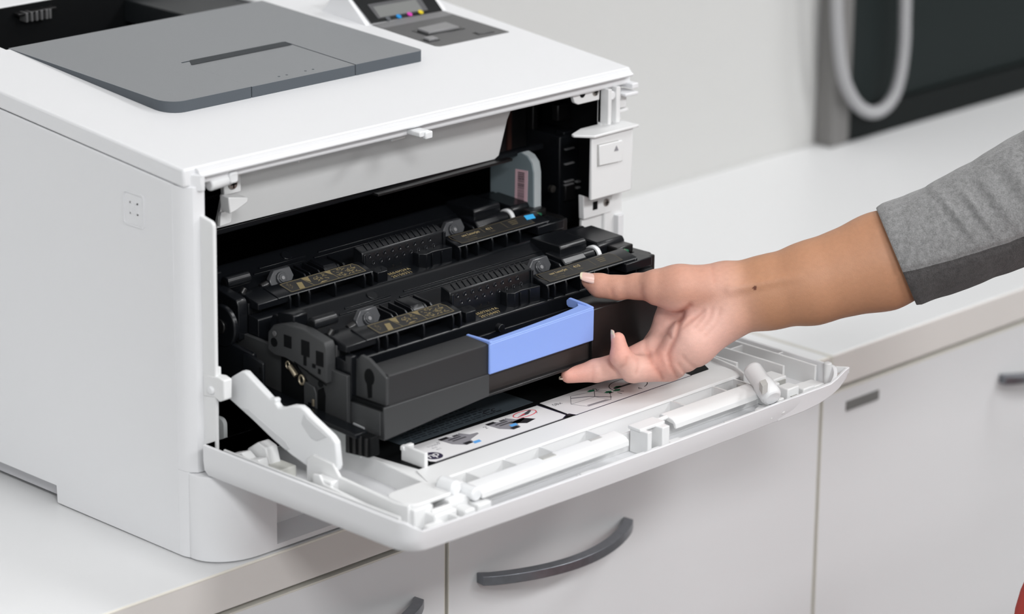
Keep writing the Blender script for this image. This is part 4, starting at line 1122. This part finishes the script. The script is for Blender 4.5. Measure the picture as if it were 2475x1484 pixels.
    MB().box(338.4, 341, -74.6 + dy, -71.6 + dy, 152 + dz, 152.3 + dz).build('chip_pad', mat('chip_gold', (.65, .55, .25), .35, metal=.8), C2)
    if chip:
        MB().extr([P(u, v, .4) for u, v in ((318, 6.2), (326, 5.6), (328.5, 10.8), (320, 11.4))], NN*.3).build('colour_patch', chip, T, label='cyan colour patch')
    return T


cartridge(0, 0, 'black toner cartridge at the front of the drawer, under the thumb, lit from above', ('SE07N19A', '20150407'), ('use LaserJet', 'MFP  Toner', 'Cartridge', '410', 'Black'))
cartridge(83.6, 8.2, 'black toner cartridge second from the front, with a cyan patch, half in shade', ('SE04M29A', '20150331'), ('use LaserJet', 'MFP  Toner', 'Cartridge', '411', 'Cyan'), mat('cyan_patch', srgb('#3fb2ee'), .4))

# ------------------------------------------------------------------ the person: right hand, forearm and sleeve
D0, S0 = 2240.0, 2240.0/FPX          # reference depth (mm) and mm per photograph point there


def hp(x, y, w_):
    """hand space (points of the photograph at the hand's distance, w = depth in the same unit) to millimetres"""
    return at(x, y, 'd', D0 + w_*S0)


PRIM = []


def cone(a, b, ra, rb, k=14, sw=1.0, g=0): PRIM.append((np.array(a, np.float32), np.array(b, np.float32), ra, rb, k, sw, g))


# forearm and wrist (sw > 1 flattens along the line of sight)
cone((1766, 722, 8), (1860, 706, 4), 88, 88, 20, 1.25)
cone((1860, 706, 4), (1960, 684, 0), 88, 99, 20, 1.18)
cone((1960, 684, 0), (2130, 632, 0), 99, 117, 20, 1.22)
cone((2130, 632, 0), (2290, 570, 0), 117, 108, 20, 1.3)
# palm: metacarpals
cone((1752, 690, 18), (1628, 716, 34), 50, 38, 22, 1.1)
cone((1756, 715, 20), (1622, 778, 46), 55, 42, 22, 1.1)
cone((1758, 745, 14), (1606, 832, 32), 58, 41, 22, 1.1)
cone((1760, 765, 4), (1606, 877, 8), 50, 41, 22, 1.1)
# thenar and hypothenar pads
cone((1748, 700, -6), (1640, 697, -26), 62, 56, 22, 1.0)
cone((1640, 697, -26), (1588, 694, -24), 55, 44, 18, 1.0)
cone((1755, 762, -12), (1672, 828, -26), 58, 58, 22, 1.0)
cone((1672, 828, -26), (1628, 868, -20), 58, 46, 20, 1.0)
# tendon under the wrist skin
cone((1765, 700, -60), (1930, 669, -72), 8, 4, 18, 1.0)
# thumb
cone((1592, 694, -22), (1540, 692, -4), 40, 31, 14, 1.0, 1)
cone((1540, 692, -4), (1492, 695, 6), 30.5, 28.5, 10, 1.0, 1)
cone((1492, 695, 6), (1448, 689, 12), 28.5, 28.5, 10, 1.0, 1)
cone((1448, 689, 12), (1424, 679, 14), 27.5, 19, 10, 1.05, 1)
cone((1500, 700, 2), (1450, 700, 8), 21, 17, 10, 1.0, 1)
# ring finger, straight along the underside of the drawer
cone((1600, 842, 24), (1515, 879, 4), 40, 34, 12, 1.0, 2)
cone((1515, 879, 4), (1440, 896, -20), 33, 28, 9, 1.0, 2)
cone((1440, 896, -20), (1374, 908, -40), 27.5, 18.5, 9, 1.0, 2)
# middle and index fingers, behind it
cone((1624, 785, 46), (1556, 868, 74), 38, 28, 12, 1.0, 3)
cone((1556, 868, 74), (1470, 890, 52), 27, 23, 9, 1.0, 3)
cone((1470, 890, 52), (1420, 897, 38), 22, 16, 9, 1.0, 3)
cone((1630, 738, 44), (1580, 846, 108), 36, 26, 12, 1.0, 4)
cone((1580, 846, 108), (1500, 876, 100), 25, 22, 9, 1.0, 4)
cone((1500, 876, 100), (1455, 886, 90), 21, 15, 9, 1.0, 4)
# little finger, curled up towards the viewer
cone((1618, 884, 2), (1530, 893, -40), 38, 32, 12, 1.0, 5)
cone((1530, 893, -40), (1500, 862, -66), 31, 26, 9, 1.0, 5)
cone((1500, 862, -66), (1494, 820, -66), 25, 17.5, 9, 1.0, 5)


def creases():
    C = []
    def c(pts, amp, sig): C.append((np.array(pts, np.float32), amp, sig))
    c([(1574, 752), (1598, 762), (1622, 763), (1645, 756), (1668, 738)], 7, 7)
    c([(1552, 694), (1549, 706), (1556, 722), (1566, 738)], 2.4, 6)
    c([(1478, 700), (1480, 714), (1484, 722)], 2.5, 5)
    c([(1648, 764), (1642, 785), (1635, 812), (1622, 838), (1614, 858), (1622, 886), (1636, 908)], 6, 7)
    c([(1560, 815), (1562, 845), (1572, 866), (1586, 890), (1602, 914)], 5.5, 6)
    c([(1632, 820), (1640, 800), (1668, 776), (1700, 752)], 3, 6)
    c([(1598, 790), (1614, 806), (1626, 822)], 3.5, 5)
    c([(1565, 806), (1590, 802), (1606, 806)], 2.5, 5)
    c([(1541, 868), (1543, 884), (1538, 902)], 3, 5)
    c([(1500, 888), (1512, 880), (1516, 866)], 3, 5)
    c([(1432, 884), (1434, 900), (1432, 920)], 2, 5)
    c([(1690, 800), (1715, 770), (1720, 748)], 2.2, 6)
    c([(1706, 812), (1732, 782), (1740, 750)], 2.0, 6)
    c([(1680, 790), (1700, 764)], 2.0, 6)
    c([(1640, 880), (1655, 900), (1668, 912)], 3, 5)
    c([(1650, 862), (1672, 884), (1690, 892)], 2.5, 5)
    c([(1720, 640), (1726, 680)], 1.5, 6)
    return C


def polyd(px, py, pts):
    d = np.full(px.shape, 1e6, np.float32)
    for (ax_, ay), (bx_, by) in zip(pts, pts[1:]):
        vx, vy = bx_ - ax_, by - ay; t = np.clip(((px - ax_)*vx + (py - ay)*vy)/(vx*vx + vy*vy), 0, 1)
        d = np.minimum(d, np.hypot(px - ax_ - t*vx, py - ay - t*vy))
    return d


def sdf(X, Y, Z):
    groups = {}
    for a, b, ra, rb, k, sw, g in PRIM:
        ax_, ay, az = float(a[0]), float(a[1]), float(a[2])*sw; dx, dy, dz = float(b[0] - a[0]), float(b[1] - a[1]), float(b[2] - a[2])*sw
        zz = Z*np.float32(sw)
        t = np.clip(((X - ax_)*dx + (Y - ay)*dy + (zz - az)*dz)/(dx*dx + dy*dy + dz*dz), 0, 1)
        d = np.sqrt((X - ax_ - t*dx)**2 + (Y - ay - t*dy)**2 + (zz - az - t*dz)**2) - (ra + (rb - ra)*t)
        if g in groups:
            e = groups[g]; h = np.clip(.5 + .5*(e - d)/k, 0, 1); groups[g] = e*(1 - h) + d*h - k*h*(1 - h)
        else: groups[g] = d
    R = groups.pop(0)
    for g, e in groups.items():
        k = 11
        h = np.clip(.5 + .5*(R - e)/k, 0, 1); R = R*(1 - h) + e*h - k*h*(1 - h)
    return R


def surface_nets(x0, x1, y0, y1, z0, z1, h):
    xs = np.arange(x0, x1, h, dtype=np.float32); ys = np.arange(y0, y1, h, dtype=np.float32); zs = np.arange(z0, z1, h, dtype=np.float32)
    X, Y, Z = np.meshgrid(xs, ys, zs, indexing='ij')
    F = sdf(X, Y, Z)
    near = (Z < 30)
    cr = np.zeros(F.shape[:2], np.float32)
    X2, Y2 = X[:, :, 0], Y[:, :, 0]
    for pts, amp, sig in creases():
        cr = np.maximum(cr, amp*np.exp(-(polyd(X2, Y2, pts)/sig)**2))
    F = F + cr[:, :, None]*np.clip((20 - Z)/40, 0, 1)
    S = F < 0
    nx, ny, nz = F.shape
    acc = np.zeros((nx-1, ny-1, nz-1, 3), np.float32); cnt = np.zeros((nx-1, ny-1, nz-1), np.float32)
    corners = [(i, j, k) for i in (0, 1) for j in (0, 1) for k in (0, 1)]
    for a in corners:
        for ax_ in range(3):
            if a[ax_]: continue
            b = list(a); b[ax_] = 1
            A = F[a[0]:nx-1+a[0], a[1]:ny-1+a[1], a[2]:nz-1+a[2]]; B = F[b[0]:nx-1+b[0], b[1]:ny-1+b[1], b[2]:nz-1+b[2]]
            m = (A < 0) != (B < 0)
            t = np.where(m, A/np.where(m, A - B, 1), 0)
            for q_ in range(3):
                acc[..., q_] += m*((a[q_] + t) if q_ == ax_ else a[q_])
            cnt += m
    act = cnt > 0
    idx = np.full(act.shape, -1, np.int64); I = np.argwhere(act); idx[act] = np.arange(len(I))
    V = (I + acc[act]/cnt[act][:, None])*h + np.array([x0, y0, z0])
    faces = []
    for ax_ in range(3):
        sl_a = [slice(None)]*3; sl_b = [slice(None)]*3; sl_a[ax_] = slice(0, -1); sl_b[ax_] = slice(1, None)
        ch_ = S[tuple(sl_a)] != S[tuple(sl_b)]
        E_ = np.argwhere(ch_); o1, o2 = [(1, 2), (0, 2), (0, 1)][ax_]
        lim = np.array(act.shape)
        ok = (E_[:, o1] > 0) & (E_[:, o2] > 0) & (E_[:, o1] < lim[o1]) & (E_[:, o2] < lim[o2])
        E_ = E_[ok]
        q_ = []
        for d1, d2 in ((-1, -1), (0, -1), (0, 0), (-1, 0)):
            c = E_.copy(); c[:, o1] += d1; c[:, o2] += d2; q_.append(idx[c[:, 0], c[:, 1], c[:, 2]])
        Q = np.stack(q_, 1); flip = S[tuple(sl_a)][tuple(E_.T)] != (ax_ == 1)
        Q[~flip] = Q[~flip][:, ::-1]; faces.append(Q)
    return V, np.concatenate(faces)


HV, HF = surface_nets(1325, 2262, 470, 975, -175, 180, 3.4)
# unproject to the world
dep = D0 + HV[:, 2]*S0
dirs = CAM_F[None] + CAM_R[None]*((HV[:, 0:1] - 1237.5)/FPX) - CAM_U[None]*((HV[:, 1:2] - 742)/FPX)
WV = CAM_O[None] + dirs*(dep[:, None]/1000)
me = bpy.data.meshes.new('hand'); me.from_pydata(WV.tolist(), [], HF.tolist())
bm = bmesh.new(); bm.from_mesh(me)
for _ in range(2): bmesh.ops.smooth_vert(bm, verts=bm.verts, factor=.5, use_axis_x=True, use_axis_y=True, use_axis_z=True)
bmesh.ops.recalc_face_normals(bm, faces=bm.faces); bm.to_mesh(me); bm.free()
me.polygons.foreach_set('use_smooth', [True]*len(me.polygons))
# skin colour differs along the arm: tanned forearm, pale palm, pink finger ends; forearm and palm tones pushed apart to even out the lighting
vx, vy, vz = HV[:, 0], HV[:, 1], HV[:, 2]


def lerp(a, b, t): return a*(1 - t) + b*t


def sstep(a, b, x): t = np.clip((x - a)/(b - a), 0, 1); return t*t*(3 - 2*t)


tan = np.array(srgb('#b98869')); palm = np.array(srgb('#e2b4a6')); pink = np.array(srgb('#df9a89')); dk_ = np.array(srgb('#b5705f'))
tp = sstep(1690, 1860, vx + .35*(725 - vy))[:, None]
colr = lerp(palm[None], tan[None], tp)
ft = np.maximum(np.maximum(1 - sstep(20, 75, np.hypot(vx - 1430, vy - 700)), 1 - sstep(20, 110, np.hypot(vx - 1365, vy - 908))), 1 - sstep(15, 70, np.hypot(vx - 1495, vy - 835)))[:, None]
colr = lerp(colr, pink[None], ft*.6)
kn = (1 - sstep(10, 60, np.hypot(vx - 1600, (vy - 880)*.8)))[:, None]*.5
colr = lerp(colr, pink[None], kn)
th_ = ((1 - sstep(715, 760, vy))*(1 - sstep(1690, 1800, vx)))[:, None]  # upper thumb and thenar darkened in colour to offset the strong top light
colr = lerp(colr, np.array(srgb('#c6927c'))[None], th_*.85)
crm = np.zeros(len(HV), np.float32)
for pts, amp, sig in creases():
    crm = np.maximum(crm, (amp/7)*np.exp(-(polyd(vx, vy, pts)/(sig*.8))**2))
crm *= np.clip((20 - vz)/40, 0, 1)
colr = lerp(colr, dk_[None], (crm*.5)[:, None])
mole = (np.hypot(vx - 1824, vy - 696) < 5.0) & (vz < 0)
colr[mole] = srgb('#6a3f30')
at_ = me.color_attributes.new('skin', 'FLOAT_COLOR', 'POINT')
at_.data.foreach_set('color', np.concatenate([colr, np.ones((len(colr), 1))], 1).astype(np.float32).ravel())
SKIN = mat('skin', '#d9ab9b', .48, spec=.35, sss=.12, sssr=(1, .35, .2), bump=.22, bscale=1400)
nt = SKIN.node_tree; vc = nt.nodes.new('ShaderNodeVertexColor'); vc.layer_name = 'skin'
nz_ = nt.nodes.new('ShaderNodeTexNoise'); nz_.inputs['Scale'].default_value = 60; nz_.inputs['Detail'].default_value = 4
mr = nt.nodes.new('ShaderNodeMapRange'); mr.inputs[3].default_value = .9; mr.inputs[4].default_value = 1.08
sc_ = nt.nodes.new('ShaderNodeVectorMath'); sc_.operation = 'SCALE'
nt.links.new(nz_.outputs[0], mr.inputs[0]); nt.links.new(vc.outputs[0], sc_.inputs[0]); nt.links.new(mr.outputs[0], sc_.inputs['Scale'])
nt.links.new(sc_.outputs[0], nt.nodes['Principled BSDF'].inputs['Base Color'])
me.materials.append(SKIN)
PER = bpy.data.objects.new('person', me); COL.objects.link(PER)
tag(PER, 'person in a grey sleeve reaching in from the right, right hand gripping the drawer front', 'person')


# nails: thin curved plates lying on the finger ends
def nail(c, ax_, nrm, ln_, wd_, name='nail', tip=.22):
    """c centre, ax_ towards the tip, nrm outward, all in hand space"""
    a = np.array(ax_, float); a /= np.linalg.norm(a); n_ = np.array(nrm, float); n_ -= a*(a@n_); n_ /= np.linalg.norm(n_); b = np.cross(a, n_)
    nu, nv = 10, 8; vs = []; fs = []; mi = []
    for lay in (0, 1):
        for i in range(nu + 1):
            s_ = -1 + 2*i/nu
            wr = 1 - .28*max(0, s_)**3 - .12*max(0, -s_)**2
            for j in range(nv + 1):
                t_ = -1 + 2*j/nv
                e_ = (ln_*(s_ + (.12*(1 - t_*t_) if s_ > .5 else 0)))
                p = np.array(c) + a*e_ + b*(wd_*t_*wr) + n_*(-(t_*wr)**2*wd_*.42 - .10*ln_*s_*s_ + (0 if lay else -2.2))
                vs.append(hp(*p))
    q_ = (nu + 1)*(nv + 1)
    for i in range(nu):
        for j in range(nv):
            k = i*(nv + 1) + j; f_ = (k, k + 1, k + nv + 2, k + nv + 1)
            fs.append(tuple(q_ + v for v in f_)); mi.append(1 if i >= nu*(1 - tip) else 0)
            fs.append(f_[::-1]); mi.append(1 if i >= nu*(1 - tip) else 0)
    per = [j for j in range(nv + 1)] + [i*(nv + 1) + nv for i in range(1, nu + 1)] + [nu*(nv + 1) + j for j in range(nv - 1, -1, -1)] + [i*(nv + 1) for i in range(nu - 1, 0, -1)]
    for k in range(len(per)):
        i_, j_ = per[k], per[(k + 1) % len(per)]; fs.append((i_, j_, q_ + j_, q_ + i_)); mi.append(0)
    b_ = MB(); b_.v = [tuple(v) for v in vs]; b_.f = fs; b_.m = mi
    return b_.build(name, [NAIL, NAILTIP], PER, angle=70)


nail((1431, 666.5, -6), (-1, -.24, .0), (.12, -.78, -.66), 26, 17, tip=.16)
nail((1477, 826, -68), (-.1, -1, -.03), (-.97, .0, -.22), 26, 14, tip=.2)
nail((1373, 918, -36), (-1, .05, -.1), (-.12, .97, .2), 20, 13, tip=.3)

# sleeve
sl_c = [(2168, 619, 0, 128), (2180, 614, 0, 131), (2230, 596, 0, 131), (2290, 573, 0, 134), (2350, 545, 0, 138), (2410, 518, 2, 143), (2480, 484, 4, 150), (2560, 446, 8, 158), (2660, 398, 14, 166), (2800, 330, 24, 175), (3000, 235, 40, 185)]
SA = np.array(sl_c, float)
dd = np.concatenate([[0], np.cumsum(np.linalg.norm(np.diff(SA[:, :3], axis=0), axis=1))])
ss = np.concatenate([np.linspace(0, 420, 150), np.linspace(428, dd[-1], 40)])
CC = np.stack([np.interp(ss, dd, SA[:, i]) for i in range(4)], 1)
NA = 96
rng = np.random.default_rng(2)
folds = [(158, 2.0, .62, -6, 8), (176, 2.1, .7, 7, 8), (204, 2.35, .55, -7, 8), (222, 2.2, .7, 8, 9), (252, 2.0, .55, -6, 9), (276, 2.5, .8, 7, 12), (318, 2.1, .9, -7, 13), (352, 2.4, .9, 8, 15), (410, 2.2, 1.1, -8, 16), (450, 2.4, 1.2, 10, 18)]
SV = []; smat = []
for i, s_ in enumerate(ss):
    j0, j1 = max(0, i - 3), min(len(ss) - 1, i + 3)
    t_ = CC[j1, :3] - CC[j0, :3]; t_ /= np.linalg.norm(t_)
    vdir = np.array([0, 0, 1.0]); n_ = vdir - t_*(t_@vdir); n_ /= np.linalg.norm(n_); u_ = np.cross(n_, t_)  # u_ up in the image, n_ away from the viewer
    if u_[1] > 0: u_ = -u_
    row = []
    for k in range(NA):
        ae = 1.92 + .22*min(1, s_/260)
        a = 2*math.pi*(k - 29)/NA + ae
        # angle a: 0 = up, pi/2 = towards the viewer, pi = down
        r_ = CC[i, 3]
        for fs_, fa, fw, amp, sg in folds:
            fw = fw*.68
            da = abs((a - fa*.62 + math.pi) % (2*math.pi) - math.pi)
            sh = ((a % (2*math.pi)) - 1.4)*30
            a_w = a % (2*math.pi)
            r_ += amp*.62*math.exp(-((s_ - fs_ - sh)/sg)**2)*math.exp(-(da/fw)**2)
        r_ += .8*math.sin(s_*.041 + 3*a) + .5*math.sin(s_*.09 + a*2)
        # seam crease where the darker underside colour starts
        r_ -= 4.5*math.exp(-((a - ae)/.055)**2)
        r_ += 2.0*math.exp(-((a - ae + .11)/.06)**2)
        sq = 1 - .07*math.cos(2*a)*0
        flat_ = .92
        row.append(CC[i, :3] + u_*math.cos(a)*r_ - n_*math.sin(a)*r_*flat_)
    SV.append(row)
SVn = np.array(SV)
b_ = MB()
inner = [[hp(*(CC[i, :3] + (SVn[i, k] - CC[i, :3])*.965)) for k in range(NA)] for i in (14, 7, 0)]
rings = inner + [[hp(*(CC[0, :3] + (SVn[0, k] - CC[0, :3])*.985 - (CC[3, :3] - CC[0, :3])*.25)) for k in range(NA)]] + [[hp(*SVn[i, k]) for k in range(NA)] for i in range(len(ss))]
b_.loft(rings, cap=False)
b_.add([rings[-1][k] for k in range(NA)], [tuple(range(NA))])
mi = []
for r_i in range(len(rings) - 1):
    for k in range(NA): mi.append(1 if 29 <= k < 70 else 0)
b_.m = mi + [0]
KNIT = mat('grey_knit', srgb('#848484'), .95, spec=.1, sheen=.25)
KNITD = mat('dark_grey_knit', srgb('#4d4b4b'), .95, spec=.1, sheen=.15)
for m_ in (KNIT, KNITD):
    nt = m_.node_tree; bs = nt.nodes['Principled BSDF']; base = tuple(bs.inputs['Base Color'].default_value)
    tc = nt.nodes.new('ShaderNodeTexCoord'); mp_ = nt.nodes.new('ShaderNodeMapping'); mp_.inputs['Scale'].default_value = (1, 1, 1)
    n1 = nt.nodes.new('ShaderNodeTexNoise'); n1.inputs['Scale'].default_value = 1100; n1.inputs['Detail'].default_value = 3
    n2 = nt.nodes.new('ShaderNodeTexNoise'); n2.inputs['Scale'].default_value = 300; n2.inputs['Detail'].default_value = 5
    ad = nt.nodes.new('ShaderNodeMath'); ad.operation = 'ADD'
    m1 = nt.nodes.new('ShaderNodeMapRange'); m1.inputs[1].default_value = .7; m1.inputs[2].default_value = 1.3; m1.inputs[3].default_value = .72; m1.inputs[4].default_value = 1.26
    sc_ = nt.nodes.new('ShaderNodeVectorMath'); sc_.operation = 'SCALE'; sc_.inputs[0].default_value = base[:3]
    bp_ = nt.nodes.new('ShaderNodeBump'); bp_.inputs['Strength'].default_value = .5; bp_.inputs['Distance'].default_value = .001
    nt.links.new(tc.outputs['Object'], n1.inputs['Vector']); nt.links.new(tc.outputs['Object'], n2.inputs['Vector'])
    nt.links.new(n1.outputs[0], ad.inputs[0]); nt.links.new(n2.outputs[0], ad.inputs[1]); nt.links.new(ad.outputs[0], m1.inputs[0])
    nt.links.new(m1.outputs[0], sc_.inputs['Scale']); nt.links.new(sc_.outputs[0], bs.inputs['Base Color'])
    nt.links.new(n1.outputs[0], bp_.inputs['Height']); nt.links.new(bp_.outputs[0], bs.inputs['Normal'])
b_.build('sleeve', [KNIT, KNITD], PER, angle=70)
